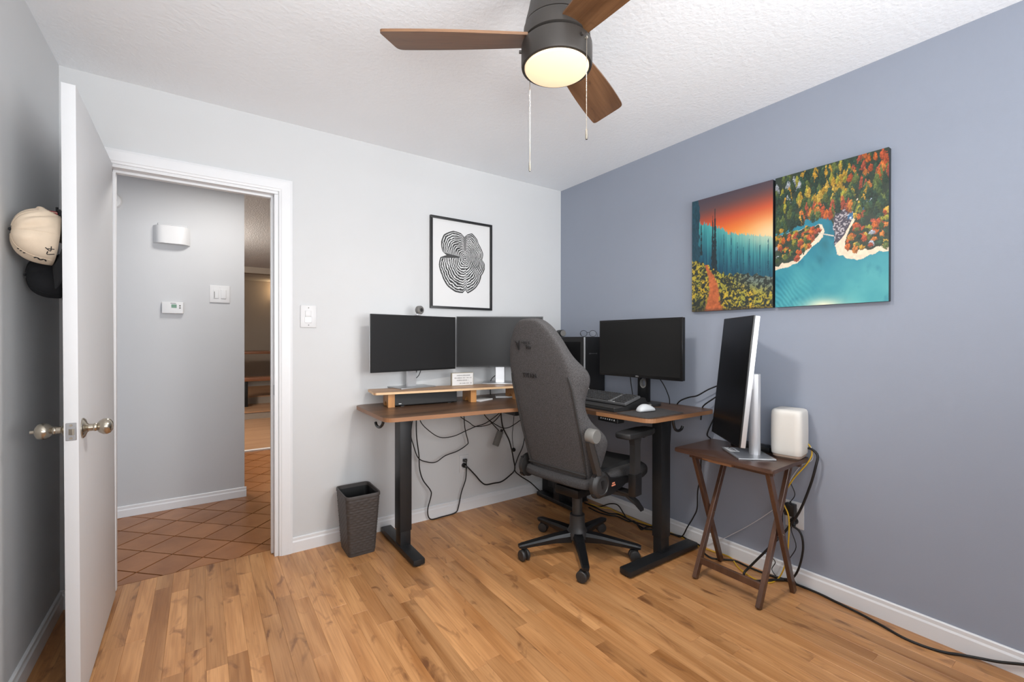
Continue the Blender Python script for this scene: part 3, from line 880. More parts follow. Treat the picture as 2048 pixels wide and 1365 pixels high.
# ------------------------------------------------------------------ canvas prints on the blue wall
def mixc(a, b, t): return a * (1 - t[..., None]) + np.asarray(b, float) * t[..., None]
def sstep(a, b, x):
    t = np.clip((x - a) / (b - a), 0, 1); return t * t * (3 - 2 * t)
def sunset_img(nu, nv):
    U, V = np.meshgrid(np.linspace(0, 1, nu), np.linspace(0, 1, nv))
    img = np.zeros((nv, nu, 3))
    vs = [0.45, 0.56, 0.64, 0.72, 0.80, 0.88, 0.94, 1.0]
    cs = np.array([(255, 222, 165), (253, 190, 105), (250, 155, 62), (238, 118, 48), (212, 86, 50), (140, 76, 66), (98, 74, 78), (82, 70, 80)], float)
    sh = V - (U - 0.5) * 0.05 + 0.02
    for k in range(3): img[..., k] = np.interp(sh, vs, cs[:, k])
    glow = np.exp(-(((U - 0.98) / 0.30) ** 2 + ((V - 0.60) / 0.13) ** 2)); img = mixc(img, (255, 236, 200), glow * 0.65)
    img = img * 0.93
    # forested hills
    hz = np.interp(U[0], [0, 0.12, 0.25, 0.38, 0.5, 0.7, 1.0], [0.80, 0.775, 0.745, 0.70, 0.63, 0.605, 0.545])
    rs = np.random.RandomState(4)
    jag = np.zeros(nu)
    for k in range(90):
        c = rs.rand(); h = rs.uniform(0.008, 0.05) * (1.2 - c * 0.8); w = rs.uniform(0.004, 0.010)
        jag = np.maximum(jag, h * np.clip(1 - np.abs(U[0] - c) / w, 0, 1))
    hz = hz + jag
    below = V < hz[None, :]
    dep = np.clip((hz[None, :] - V) / 0.42, 0, 1)
    streak = vnoise(U * 70, V * 5, 21) * 0.6 + vnoise(U * 140, V * 12, 22) * 0.4
    teal = mixc(np.tile(np.array((66, 160, 160), float), (nv, nu, 1)), (20, 66, 88), np.clip(dep * 1.15 + (streak - 0.5) * 0.6, 0, 1))
    mist = np.exp(-(((U - 1.0) / 0.42) ** 2 + ((hz[None, :] - V) / 0.10) ** 2)); teal = mixc(teal, (205, 205, 175), mist * 0.75)
    img = np.where(below[..., None], teal, img)
    # dark spires
    for c, base, top, w in [(0.315, 0.28, 0.885, 0.052), (0.285, 0.35, 0.83, 0.035), (0.13, 0.5, 0.80, 0.025), (0.52, 0.25, 0.66, 0.02), (0.60, 0.25, 0.58, 0.018), (0.74, 0.25, 0.57, 0.02), (0.86, 0.25, 0.55, 0.018), (0.43, 0.3, 0.66, 0.02), (0.95, 0.25, 0.56, 0.02), (0.67, 0.25, 0.55, 0.015)]:
        t = np.clip((top - V) / (top - base), 0, 1); hw = w * (0.12 + 0.88 * t) * (0.65 + 0.7 * vnoise(V * 60 + c * 90, U * 0 + 3, 31))
        m = (np.abs(U - c) < hw * 0.6) & (V < top) & (V > base)
        dk = np.array((26, 78, 94), float) if c > 0.4 else np.array((28, 44, 50), float)
        img[m] = dk * (0.8 + 0.4 * rs.rand(m.sum(), 1))
    left = U < 0.085 + 0.035 * vnoise(V * 30, U * 0 + 2, 41)
    img = np.where(left[..., None], np.array((30, 66, 80), float) * (0.85 + 0.3 * vnoise(U * 90, V * 60, 42))[..., None], img)
    # meadow slope with shrubs
    sl = np.interp(U[0], [0, 0.1, 0.22, 0.35, 0.5, 0.7, 0.9, 1.0], [0.46, 0.45, 0.40, 0.335, 0.30, 0.285, 0.26, 0.25]) + (vnoise(U[0] * 40, U[0] * 0, 51) - 0.5) * 0.03
    mead = V < sl[None, :]
    n1 = fbm(U * 40, V * 52, 61); n2 = vnoise(U * 95, V * 120, 62)
    yel = np.tile(np.array((40, 48, 44), float), (nv, nu, 1))
    right_rock = sstep(0.45, 0.75, U) * sstep(0.08, 0.2, V - 0.16 * (1 - U))
    lush = np.clip(sstep(0.38, 0.66, n1 + (n2 - 0.5) * 0.5), 0, 1)
    ycol = mixc(np.tile(np.array((206, 166, 48), float), (nv, nu, 1)), (150, 150, 62), vnoise(U * 12, V * 16, 63))
    gcol = np.tile(np.array((108, 122, 112), float), (nv, nu, 1))
    mixed = ycol * (1 - right_rock[..., None]) + gcol * right_rock[..., None]
    yel = yel * (1 - lush[..., None]) + mixed * lush[..., None]
    darkl = sstep(0.16, 0.02, V) * sstep(0.35, 0.1, np.abs(U - 0.15)); yel = mixc(yel, (38, 44, 42), np.clip(darkl, 0, 1) * 0.6)
    img = np.where(mead[..., None], yel, img)
    # path
    pc = np.interp(V[:, 0], [0, 0.06, 0.14, 0.22, 0.30, 0.36, 0.42], [0.30, 0.29, 0.30, 0.30, 0.265, 0.225, 0.19])
    pw = np.interp(V[:, 0], [0, 0.06, 0.14, 0.22, 0.30, 0.36, 0.42], [0.13, 0.10, 0.072, 0.062, 0.042, 0.025, 0.012])
    dist = np.abs(U - pc[:, None]) / pw[:, None] + (n2 - 0.5) * 0.5
    pm = sstep(1.1, 0.75, dist) * (V < 0.42) * mead
    pcol = np.array((184, 98, 58), float) * (0.75 + 0.45 * fbm(U * 40, V * 60, 71))[..., None]
    img = img * (1 - pm[..., None]) + pcol * pm[..., None]
    # dark cast of bottom
    img = mixc(img, (60, 46, 44), sstep(0.03, 0.0, V) * 0.5)
    return img

def river_img(nu, nv):
    U, V = np.meshgrid(np.linspace(0, 1, nu), np.linspace(0, 1, nv))
    rs = np.random.RandomState(9)
    # water
    t = fbm(U * 4 + 2, V * 5, 81)
    img = mixc(np.tile(np.array((34, 122, 142), float), (nv, nu, 1)), (88, 170, 172), np.clip(t * 0.9 + (0.25 - V) * 1.1, 0, 1))
    rip = np.sin((U * 60 + V * 60) * 2.2 + fbm(U * 9, V * 9, 82) * 9) * sstep(0.5, 0.0, U) * sstep(0.3, 0.1, V)
    img = img + rip[..., None] * np.array((8, 11, 11)) - sstep(0.55, 0.9, fbm(U * 9, V * 9, 83))[..., None] * np.array((26, 30, 22))
    chan = np.exp(-((U - (0.40 + (V - 0.25) * 0.45)) / 0.07) ** 2) * sstep(0.22, 0.34, V) * vnoise(U * 34 + V * 20, V * 16, 93)
    img = mixc(img, (22, 98, 112), np.clip(chan, 0, 1) * 0.75)
    img = mixc(img, (248, 236, 200), np.exp(-(((U - 0.47) / 0.17) ** 2 + ((V + 0.01) / 0.055) ** 2)) * 0.9)
    wob = (fbm(U * 14, V * 14, 84) - 0.5)
    # land outlines (u, v)
    def poly_mask(P, grow=0.0):
        inside = np.zeros_like(U, bool); n = len(P)
        uu = U + wob * 0.04; vv = V + (fbm(U * 14 + 7, V * 14 + 3, 85) - 0.5) * 0.04
        for i in range(n):
            x1, y1 = P[i]; x2, y2 = P[(i + 1) % n]
            cond = ((y1 > vv) != (y2 > vv))
            xx = (x2 - x1) * (vv - y1) / (y2 - y1 + 1e-9) + x1
            inside ^= cond & (uu < xx)
        return inside
    left_sand = [(-0.1, 0.285), (0.0, 0.298), (0.12, 0.305), (0.225, 0.328), (0.30, 0.375), (0.37, 0.435), (0.467, 0.485), (0.475, 0.52), (0.45, 0.575), (0.36, 0.575), (0.17, 0.565), (-0.1, 0.54)]
    left_land = [(-0.1, 0.318), (0.10, 0.328), (0.21, 0.352), (0.28, 0.397), (0.35, 0.455), (0.43, 0.505), (0.44, 0.53), (0.42, 0.573), (0.35, 0.573), (0.17, 0.563), (-0.1, 0.54)]
    right_sand = [(0.585, 0.42), (0.595, 0.35), (0.66, 0.31), (0.76, 0.297), (0.885, 0.322), (1.1, 0.335), (1.1, 0.75), (0.75, 0.70), (0.71, 0.55), (0.65, 0.47)]
    right_land = [(0.68, 0.47), (0.655, 0.40), (0.67, 0.378), (0.76, 0.355), (0.90, 0.362), (1.1, 0.366), (1.1, 0.8), (0.76, 0.72), (0.735, 0.55)]
    top_land = [(-0.1, 0.575), (0.15, 0.605), (0.30, 0.632), (0.42, 0.645), (0.50, 0.635), (0.545, 0.58), (0.565, 0.50), (0.58, 0.42), (0.65, 0.45), (0.72, 0.56), (1.1, 0.70), (1.1, 1.1), (-0.1, 1.1)]
    sand = np.array((232, 212, 186), float) * (0.93 + 0.1 * vnoise(U * 60, V * 60, 86))[..., None]
    rock = mixc(np.tile(np.array((70, 66, 78), float), (nv, nu, 1)), (205, 196, 196), sstep(0.5, 0.75, vnoise(U * 90, V * 120, 87)) * 0.8)
    mt = poly_mask(top_land); mls = poly_mask(left_sand); mll = poly_mask(left_land); mrs = poly_mask(right_sand); mrl = poly_mask(right_land)
    base_g = mixc(np.tile(np.array((34, 46, 42), float), (nv, nu, 1)), (54, 66, 50), fbm(U * 20, V * 24, 88))
    img[mt] = base_g[mt]
    rk = mt & (np.hypot((U - 0.635) / 0.095, (V - 0.545) / 0.105) < 1 + wob * 2); img[rk] = rock[rk]
    img[mls] = sand[mls]; img[mrs] = sand[mrs]
    img[mll] = (base_g * 1.1)[mll]; img[mrl] = base_g[mrl]
    # upstream river patches
    bl = (np.hypot((U - 0.82) / 0.10, (V - 0.655 - (U - 0.82) * 0.5) / 0.035) < 1 + wob * 2)
    img[bl] = mixc(np.tile(np.array((48, 100, 138), float), (nv, nu, 1)), (200, 212, 220), (vnoise(U * 60, V * 80, 90) > 0.62).astype(float))[bl]
    # crowns, painted back to front
    land = (mt & ~rk & ~bl) | mll | mrl
    pal_g = [(44, 74, 56), (40, 66, 54), (70, 92, 54), (54, 84, 64), (104, 120, 64)]
    pal_y = [(206, 158, 52), (190, 150, 50), (170, 164, 60), (214, 176, 72)]
    pal_o = [(214, 108, 44), (196, 88, 48), (220, 134, 60), (180, 84, 60)]
    trees = []
    for _ in range(620):
        u, v = rs.rand(), rs.uniform(0.25, 0.99)
        i, j = min(int(u * (nu - 1)), nu - 1), min(int(v * (nv - 1)), nv - 1)
        if land[j, i]: trees.append((v, u))
    trees.sort(reverse=True)
    light = np.array((-0.3, 0.6))
    for v, u in trees:
        if v > 0.60:
            mid = math.exp(-((u - 0.5) / 0.28) ** 2)
            p = rs.rand()
            warm_r = u > 0.7 and v > 0.78 and p < 0.55
            if warm_r: c = pal_o[rs.randint(4)]
            elif v < 0.72 and 0.25 < u < 0.7 and p < 0.55: c = pal_o[rs.randint(4)]
            elif p < 0.06 + 0.40 * mid: c = pal_y[rs.randint(4)]
            else: c = pal_g[rs.randint(5)]
            if u < 0.25 and v > 0.75 and p > 0.8: c = (176, 182, 190)
            a, h = rs.uniform(0.016, 0.028), rs.uniform(0.028, 0.05)
        else:
            p = rs.rand()
            c = pal_o[rs.randint(4)] if p < 0.40 else (pal_y[rs.randint(4)] if p < 0.62 else pal_g[rs.randint(5)])
            if p > 0.95: c = (190, 196, 206)
            a, h = rs.uniform(0.016, 0.030), rs.uniform(0.014, 0.026)
        i0, i1 = max(int((u - 2 * a) * nu), 0), min(int((u + 2 * a) * nu) + 1, nu)
        j0, j1 = max(int((v - 2 * h) * nv), 0), min(int((v + 2 * h) * nv) + 1, nv)
        uu, vv = U[j0:j1, i0:i1], V[j0:j1, i0:i1]
        k = (vv - v) / h
        wdt = a * np.clip(1 - 0.55 * np.clip(k, -1, 1) , 0.3, 1.5) if v > 0.6 else a * np.ones_like(k)
        d = np.hypot((uu - u) / wdt, k) + (vnoise(uu * 150, vv * 150, rs.randint(50)) - 0.5) * 0.7
        m = (d < 1) & (land[j0:j1, i0:i1] | (v > 0.3))
        sh = 0.55 + 0.46 * np.clip(0.5 + 0.5 * ((uu - u) / a * light[0] + k * light[1]), 0, 1) + (vnoise(uu * 120, vv * 120, 7) - 0.5) * 0.45
        blk = img[j0:j1, i0:i1]
        blk[m] = (np.array(c, float) * sh[..., None])[m]
    # driftwood across the mouth and eddies
    dl_ = np.abs(V - (0.515 - (U - 0.44) * 0.28)) < 0.004; dl_ &= (U > 0.42) & (U < 0.56); img[dl_] = (206, 194, 176)
    return img

def canvas(label, y0, y1, z0, z1, img):
    """y0 is the end nearer the room corner (the print's left side)"""
    cv = thing('canvas_print', label, 'canvas print', (0, (y0 + y1) / 2, (z0 + z1) / 2), 0)
    w, h, t = abs(y1 - y0), z1 - z0, 0.028
    bm = NB(); bx(bm, (-t / 2 - 0.002, 0, 0), (t, w, h), 0.0015, 1)
    obj('wrapped_edge', bm, 'canvas_edge', cv)
    print_mesh('print_face', img, lambda u, v: (-t - 0.0026, w / 2 - u * w, (v - 0.5) * h), 'print_canvas', cv)
    return cv
canvas('canvas print of an orange sunset over teal forest with a trail', -1.223, -1.682, 1.380, 2.036, sunset_img(190, 270))
canvas('canvas print of turquoise water and autumn trees seen from above', -1.694, -2.152, 1.379, 2.036, river_img(230, 320))

# ------------------------------------------------------------------ ceiling fan
FC = (-1.488, -1.690)
fan = thing('ceiling_fan', 'dark bronze ceiling fan with three wooden blades and a light', 'ceiling fan', (FC[0], FC[1], H))
bm = NB()
lathe(bm, [(0, 0), (0.078, 0), (0.080, -0.01), (0.080, -0.09), (0.083, -0.12), (0.092, -0.165), (0.101, -0.200), (0.103, -0.212), (0.0985, -0.214), (0, -0.214)], n=56)
obj('motor_housing', bm, 'bronze', fan)
bm = NB()
lathe(bm, [(0, -0.216), (0.1045, -0.216), (0.1065, -0.222), (0.1085, -0.255), (0.109, -0.264), (0.102, -0.268), (0, -0.268)], n=56)
obj('blade_ring', bm, 'bronze', fan)
bm = NB()
lathe(bm, [(0, -0.272), (0.108, -0.272), (0.1135, -0.277), (0.1145, -0.284), (0.1145, -0.338), (0.1125, -0.346), (0.105, -0.347), (0.104, -0.30), (0, -0.30)], n=56)
lk = obj('lamp_housing', bm, 'bronze', fan)
for a in (150, 270, 30):
    cylpart('thumb_screw', (0.112 * math.cos(R(a)), 0.112 * math.sin(R(a)), -0.30), (0.122 * math.cos(R(a)), 0.122 * math.sin(R(a)), -0.30), 0.005, 'bronze', lk, n=12)
bm = NB(); lathe(bm, [(0.1035, -0.335), (0.1035, -0.347), (0.100, -0.352), (0.080, -0.357), (0.045, -0.361), (0, -0.3625)], n=56)
gl = obj('glass_shade', bm, 'lamp_glass', fan, label='frosted glass of the lit fan lamp')
bm = NB(); lathe(bm, [(0.012, -0.30), (0.020, -0.315), (0.022, -0.325), (0.014, -0.333), (0, -0.335)], n=20); obj('bulb', bm, 'lamp_bulb', gl)
def blade_bm():
    # outline in the blade's own plane: x outwards, y across
    L0, L1 = 0.095, 0.548
    N_ = 18
    up, dn = [], []
    for k in range(N_ + 1):
        t = k / N_; x = L0 + (L1 - L0) * t
        wl = 0.052 + 0.020 * math.sin(PI * min(1, t * 1.0) * 0.62)
        up.append((x + 0.010 * t * t, wl)); dn.append((x - 0.020 * t * t, -wl * (0.94 + 0.04 * t)))
    poly = dn + list(reversed(up))
    n = len(poly)
    rad = [0] * n; rad[N_] = 0.022; rad[N_ + 1] = 0.018
    poly = round_poly(poly, rad, 5)
    bm = NB(); prism(bm, poly, -0.004, 0.004)
    return bm
for i, a in enumerate((145.5, 25.5, 265.5)):
    bm = blade_bm()
    rot = Matrix.Rotation(R(a), 4, 'Z') @ Matrix.Translation((0, 0, -0.256)) @ Matrix.Rotation(R(-13), 4, 'X')
    bl = obj('blade', bm, 'blade_wood', fan, smooth=False)
    bl.matrix_local = rot
    b2 = NB(); bx(b2, (0.10, 0, 0.006), (0.075, 0.05, 0.005), 0.001, 1)
    io = obj('blade_iron', b2, 'bronze', bl)
def pull_chain(ang, z_end, rr_, label=None):
    x, y = rr_ * math.cos(R(ang)), rr_ * math.sin(R(ang))
    bm = NB(); cyl(bm, (x, y, -0.302), (x, y, z_end + 0.03), 0.0006, n=6)
    z = -0.305
    cyl(bm, (x * 0.93, y * 0.93, -0.302), (x * 1.02, y * 1.02, -0.302), 0.004, n=10)
    while z > z_end + 0.03:
        cyl(bm, (x, y, z), (x, y, z - 0.0026), 0.0014, n=6); z -= 0.0048
    c_ = obj('pull_chain', bm, 'chain_metal', fan)
    f_ = NB(); lathe(f_, [(0, z_end + 0.032), (0.003, z_end + 0.031), (0.0036, z_end + 0.026), (0.0040, z_end + 0.004), (0.0034, z_end), (0, z_end)], (x, y, 0), n=12)
    obj('fob', f_, 'nickel', c_)
pull_chain(100, -0.648, 0.118)
pull_chain(-80, -0.614, 0.1185)
fl_ = bpy.data.lights.new('fan_lamp_light', 'AREA'); fl_.shape = 'DISK'; fl_.size = 0.19; fl_.energy = 14.0; fl_.color = (1, 0.95, 0.89)
fo = bpy.data.objects.new('fan_lamp_light', fl_); fo.location = (FC[0], FC[1], H - 0.366); COL.objects.link(fo)

# ------------------------------------------------------------------ the L-shaped standing desk
DZ = 0.815
dk = thing('corner_desk', 'L-shaped walnut standing desk with black legs in the corner', 'desk', (0, 0, 0))
pl_l = round_poly([(-1.672, -0.03), (-0.641, -0.03), (-0.641, -0.87), (-0.73, -0.77), (-0.93, -0.668), (-1.675, -0.597)], [0.05, 0, 0, 0.03, 0.12, 0.055], 7)
pl_r = round_poly([(-0.639, -0.03), (-0.02, -0.03), (-0.02, -1.368), (-0.602, -1.368), (-0.639, -1.02), (-0.639, -0.87)], [0, 0, 0.05, 0.06, 0.03, 0], 7)
def banded(poly, mat, parent, openx):
    bm = NB(); prism(bm, poly, DZ - 0.022, DZ, 0.0008, 1)
    t = obj('top_panel', bm, mat, parent, smooth=False)
    # edge band on every side except the joint between the panels
    bm = NB(); n = len(poly); e = 0.0008
    for i in range(n):
        a, b = Vector(poly[i]), Vector(poly[(i + 1) % n])
        if abs(a.x - openx) < 0.002 and abs(b.x - openx) < 0.002: continue
        d = (b - a)
        if d.length < 1e-5: continue
        area = sum(poly[k][0] * poly[(k + 1) % n][1] - poly[(k + 1) % n][0] * poly[k][1] for k in range(n))
        nv = Vector((d.y, -d.x)).normalized() * (1 if area > 0 else -1) * e
        vs = [bm.verts.new((p.x + nv.x, p.y + nv.y, z)) for p, z in ((a, DZ - 0.0215), (b, DZ - 0.0215), (b, DZ - 0.001), (a, DZ - 0.001))]
        ws = [bm.verts.new((p.x, p.y, z)) for p, z in ((a, DZ - 0.0215), (b, DZ - 0.0215), (b, DZ - 0.001), (a, DZ - 0.001))]
        bm.faces.new(vs)
        for k in range(4):
            bm.faces.new((vs[k], ws[k], ws[(k + 1) % 4], vs[(k + 1) % 4]))
    obj('edge_band', bm, 'walnut_edge', t, smooth=False, label='lighter orange-brown wooden edge')
banded(pl_l, 'walnut_laminate', dk, -0.641)
banded(pl_r, 'walnut_laminate_y', dk, -0.639)
def desk_leg(cx, cy, sx, sy, fc, fs):
    bm = NB()
    bx(bm, (cx, cy, 0.45), (sx, sy, 0.66), 0.003)
    lg = obj('leg_column', bm, 'desk_leg_black', dk)
    boxpart('inner_tube', (cx, cy, 0.09), (sx - 0.009, sy - 0.009, 0.13), 'desk_leg_black', lg, 0.002)
    bm = NB(); bx(bm, fc, fs, 0.006, 2)
    ft = obj('foot', bm, 'desk_leg_black', dk)
    long_x = fs[0] > fs[1]
    for sg in (-1, 1):
        e = (fs[0] / 2 - 0.025) if long_x else (fs[1] / 2 - 0.025)
        px, py = (fc[0] + sg * e, fc[1]) if long_x else (fc[0], fc[1] + sg * e)
        cylpart('foot_pad', (px, py, 0.0005), (px, py, 0.012), 0.018, 'black_plastic', ft, n=16)
    boxpart('top_bracket', (cx, cy, 0.786), (0.09 if not long_x else 0.30, 0.30 if not long_x else 0.09, 0.012), 'desk_leg_black', dk)
desk_leg(-1.480, -0.325, 0.070, 0.085, (-1.482, -0.300, 0.0235), (0.066, 0.53, 0.031))
desk_leg(-0.332, -1.232, 0.078, 0.062, (-0.368, -1.258, 0.0235), (0.585, 0.072, 0.031))
desk_leg(-0.270, -0.300, 0.075, 0.070, (-0.270, -0.280, 0.0235), (0.070, 0.42, 0.031))
boxpart('cross_beam', (-0.88, -0.32, 0.765), (1.12, 0.04, 0.035), 'desk_leg_black', dk, 0.002)
boxpart('cross_beam', (-0.31, -0.77, 0.765), (0.04, 0.86, 0.035), 'desk_leg_black', dk, 0.002)
cp = boxpart('control_panel', (-0.588, -1.095, 0.777), (0.055, 0.145, 0.026), 'black_plastic', dk, 0.006, 3)
for k in range(7):
    boxpart('button_mark', (-0.6157, -1.048 - k * 0.016, 0.780), (0.0008, 0.007, 0.006 if k % 2 else 0.008), 'white_plastic', cp)
boxpart('control_box', (-0.78, -0.40, 0.762), (0.11, 0.26, 0.05), 'black_plastic', dk, 0.006)
for pts in ([(-1.648, -0.47, 0.79), (-1.648, -0.472, 0.772), (-1.652, -0.455, 0.752), (-1.655, -0.425, 0.743), (-1.657, -0.395, 0.748), (-1.658, -0.38, 0.763)],
            [(-0.372, -1.335, 0.79), (-0.368, -1.337, 0.760), (-0.355, -1.338, 0.735), (-0.330, -1.339, 0.724), (-0.305, -1.340, 0.730), (-0.294, -1.340, 0.745)]):
    bm = NB(); tube(bm, pts, 0.0075, 10, 6); obj('headset_hook', bm, 'black_plastic', dk)

# ------------------------------------------------------------------ monitor riser and things under and on it
RZ = 0.908
RA = R(-8.4)
rs_ = thing('monitor_riser', 'long oak desk shelf on wooden supports carrying two monitors', 'desk shelf', (-1.628, -0.258, DZ), RA)
bm = NB(); prism(bm, round_poly([(0, 0), (1.06, 0), (1.06, 0.225), (0, 0.225)], 0.012, 3), RZ - DZ - 0.014, RZ - DZ, 0.001, 1)
tp = obj('shelf_top', bm, 'riser_top_wood', rs_, smooth=False)
bm = NB()
bx(bm, (0.53, -0.0006, RZ - DZ - 0.0072), (1.036, 0.0014, 0.0125)); bx(bm, (-0.0006, 0.1125, RZ - DZ - 0.0072), (0.0014, 0.20, 0.0125))
obj('edge_band', bm, 'riser_edge', tp, smooth=False)
for sx in (0.103, 0.618, 0.935):
    hh = RZ - DZ - 0.0145
    prof = [(0.022, 0), (0.060, 0)]
    for k in range(9):
        a = PI * k / 8; prof.append((0.095 - 0.030 * math.cos(a), 0.030 * math.sin(a)))
    prof += [(0.130, 0), (0.175, 0), (0.175, hh), (0.022, hh)]
    bm = NB()
    loft(bm, [[(x, p[0], p[1] + 0.0005) for p in prof] for x in (sx - 0.019, sx + 0.019)])
    obj('support', bm, 'support_wood', rs_, smooth=False)
sb = thing('soundbar', 'black soundbar speaker under the desk shelf', 'speaker', (-1.300, -0.225, DZ), R(-4.4))
bm = NB()
prof = [(-0.038, 0.010), (-0.030, 0.074), (0.034, 0.076), (0.038, 0.006), (-0.030, 0.004)]
loft(bm, [[(x, p[0], p[1]) for p in prof] for x in (-0.198, -0.190, 0.190, 0.198)])
obj('cabinet', bm, 'soft_black', sb, smooth=False)
for x in (-0.150, 0.150): boxpart('foot', (x, -0.012, 0.003), (0.02, 0.03, 0.006), 'black_plastic', sb)
boxpart('maker_mark', (-0.168, -0.0382, 0.018), (0.016, 0.001, 0.004), 'white_plastic', sb)
sg = thing('quote_sign', 'small white block sign with lines of tiny print on the desk shelf', 'sign', (-1.010, -0.165, RZ), R(-9))
boxpart('block', (0, 0, 0.0430), (0.150, 0.028, 0.085), 'sign_side', sg, 0.0015)
boxpart('face', (0, -0.0142, 0.0430), (0.144, 0.001, 0.079), 'paper_white', sg)
rq = random.Random(2)
for row, (x0_, x1_, zz) in enumerate(((-0.048, 0.048, 0.068), (-0.058, 0.060, 0.052), (-0.042, 0.040, 0.036), (-0.028, 0.060, 0.016))):
    bm = NB(); x = x0_
    while x < x1_:
        w = rq.uniform(0.003, 0.006); hgt = rq.choice((0.005, 0.006, 0.008))
        if rq.random() > 0.16: bx(bm, (x + w / 2, -0.0149, zz), (w * 0.55, 0.0006, hgt))
        x += w
    obj('print_line', bm, 'grey_ink', sg, smooth=False, kind='stuff')
for i, (x, y, a, lab) in enumerate(((-0.925, -0.265, 20, 'white notepad lying on the desk beside the middle shelf support'), (-0.70, -0.215, -30, 'white notepad on the desk at the right end of the shelf'))):
    pd = thing('notepad', lab, 'notepad', (x, y, DZ), R(a))
    boxpart('pages', (0, 0, 0.005), (0.13, 0.10, 0.009), 'paper_white', pd, 0.001)
    boxpart('backing_card', (0, 0, 0.0003), (0.132, 0.102, 0.0006), 'grey_plastic', pd)

# ------------------------------------------------------------------ monitors
def monitor(name, label, centre, yaw, w, h, zc, base_z, mats, stand, tilt=0.0, th=0.022, bez=0.007, chin=0.012, mark=None):
    """local frame: x to the viewer's right, -y towards the viewer"""
    m = thing(name, label, 'monitor', (centre[0], centre[1], base_z), yaw)
    bez_m, back_m, scr_m = mats
    Rt = Matrix.Translation((0, 0, zc - base_z)) @ Matrix.Rotation(tilt, 4, 'X')
    def put(bm): bmesh.ops.transform(bm, matrix=Rt, verts=bm.verts)
    bm = NB(); bx(bm, (0, 0.004, 0), (w, 0.008, h), 0.0012, 1); put(bm); hs = obj('bezel', bm, bez_m, m)
    bm = NB(); bx(bm, (0, 0.008 + (th - 0.008) / 2, 0), (w - 0.002, th - 0.008, h - 0.002), 0.003, 2); put(bm); obj('back_shell', bm, back_m, m)
    bm = NB(); bx(bm, (0, -0.0003, (chin - bez) / 2), (w - 2 * bez, 0.0012, h - bez - chin)); put(bm); obj('screen', bm, scr_m, m, smooth=False)
    bm = NB(); bx(bm, (0, th + 0.006, -0.02), (0.20, 0.014, 0.15), 0.004); put(bm); obj('rear_hump', bm, back_m, m)
    if mark:
        bm = text_bm(mark, 0.011, 0.0003)
        bmesh.ops.transform(bm, matrix=Rt @ Matrix.Translation((0, -0.0006, -h / 2 + chin / 2)) @ Matrix.Rotation(R(90), 4, 'X'), verts=bm.verts)
        obj('maker_mark', bm, 'silver_plastic', hs, smooth=False)
    stand(m, zc - base_z)
    return m
def silver_stand(m, zc):
    boxpart('stand_base', (0.0, 0.055, 0.004), (0.245, 0.185, 0.007), 'silver_base', m, 0.0015)
    bm = NB()
    rings = []
    for z in (0.0075, zc + 0.02):
        rings.append([(x, 0.062 + y, z) for x, y in ((-0.030, -0.012), (0.030, -0.012), (0.034, 0.0), (0.026, 0.014), (-0.026, 0.014), (-0.034, 0.0))])
    loft(bm, rings); obj('stand_column', bm, 'silver_plastic', m, smooth=False)
monitor('monitor', 'slim silver-backed monitor at the left end of the desk shelf', (-1.3196, -0.129), R(7.6), 0.606, 0.350, 1.191, RZ,
        ('bezel_black', 'silver_plastic', 'screen_soft'), silver_stand, chin=0.009)
monitor('monitor', 'slim silver-backed monitor on the desk shelf partly behind the chair', (-0.739, -0.2110), R(-34.8), 0.600, 0.350, 1.199, RZ,
        ('bezel_black', 'silver_plastic', 'screen_soft'), silver_stand, chin=0.009)
def black_stand(m, zc):
    bm = NB(); prism(bm, round_poly([(-0.125, -0.06), (0.125, -0.06), (0.125, 0.06), (0.09, 0.115), (-0.09, 0.115), (-0.125, 0.06)], 0.012, 4), 0.0005, 0.015, 0.003)
    obj('stand_base', bm, 'dark_grey_plastic', m)
    bm = NB()
    hole = [(0.018 * math.cos(2 * PI * k / 20), 0.022 * math.sin(2 * PI * k / 20) + 0.105) for k in range(20)]
    # neck with an oval cable opening: two side rails, foot and head blocks
    for sx in (-1, 1): bx(bm, (sx * 0.0305, 0.067, zc / 2), (0.021, 0.020, zc - 0.03), 0.002)
    bx(bm, (0, 0.067, 0.060), (0.044, 0.016, 0.09), 0.002); bx(bm, (0, 0.067, zc / 2 + 0.10), (0.044, 0.016, zc - 0.22), 0.002)
    obj('stand_neck', bm, 'black_metal', m)
    bm = NB()
    R1 = [(0.024 * math.cos(2 * PI * k / 28), 0.0565, 0.128 + 0.030 * math.sin(2 * PI * k / 28)) for k in range(28)]
    R2 = [(0.016 * math.cos(2 * PI * k / 28), 0.0565, 0.128 + 0.021 * math.sin(2 * PI * k / 28)) for k in range(28)]
    R3 = [(p[0], 0.0785, p[2]) for p in R2]; R4 = [(p[0], 0.0785, p[2]) for p in R1]
    loft(bm, [R1, R2, R3, R4, R1], cap=False); obj('cable_ring', bm, 'grey_plastic', m)
monitor('monitor', 'black monitor on the right wing of the desk below the sunset canvas', (-0.2375, -0.9855), R(-88.6), 0.618, 0.361, 1.1605, DZ,
        ('bezel_black', 'black_plastic', 'screen_mid'), black_stand, th=0.03, bez=0.012, chin=0.018, mark='DELL')
PB = Vector((-0.269, -1.595)); PY = R(-131)
TZ = 0.645
def portrait_stand(m, zc):
    pass
pm = monitor('portrait_monitor', 'tall monitor turned upright on the folding tray table', (PB.x, PB.y), PY, 0.372, 0.612, 1.022, TZ,
             ('bezel_black', 'silver_plastic', 'screen_black'), portrait_stand, tilt=R(-6), th=0.030, bez=0.005, chin=0.006)
bk = Vector((0.755, -0.656))
boxpart('stand_base', (0.005, 0.078, 0.0045), (0.225, 0.170, 0.007), 'silver_base', pm, 0.0015)
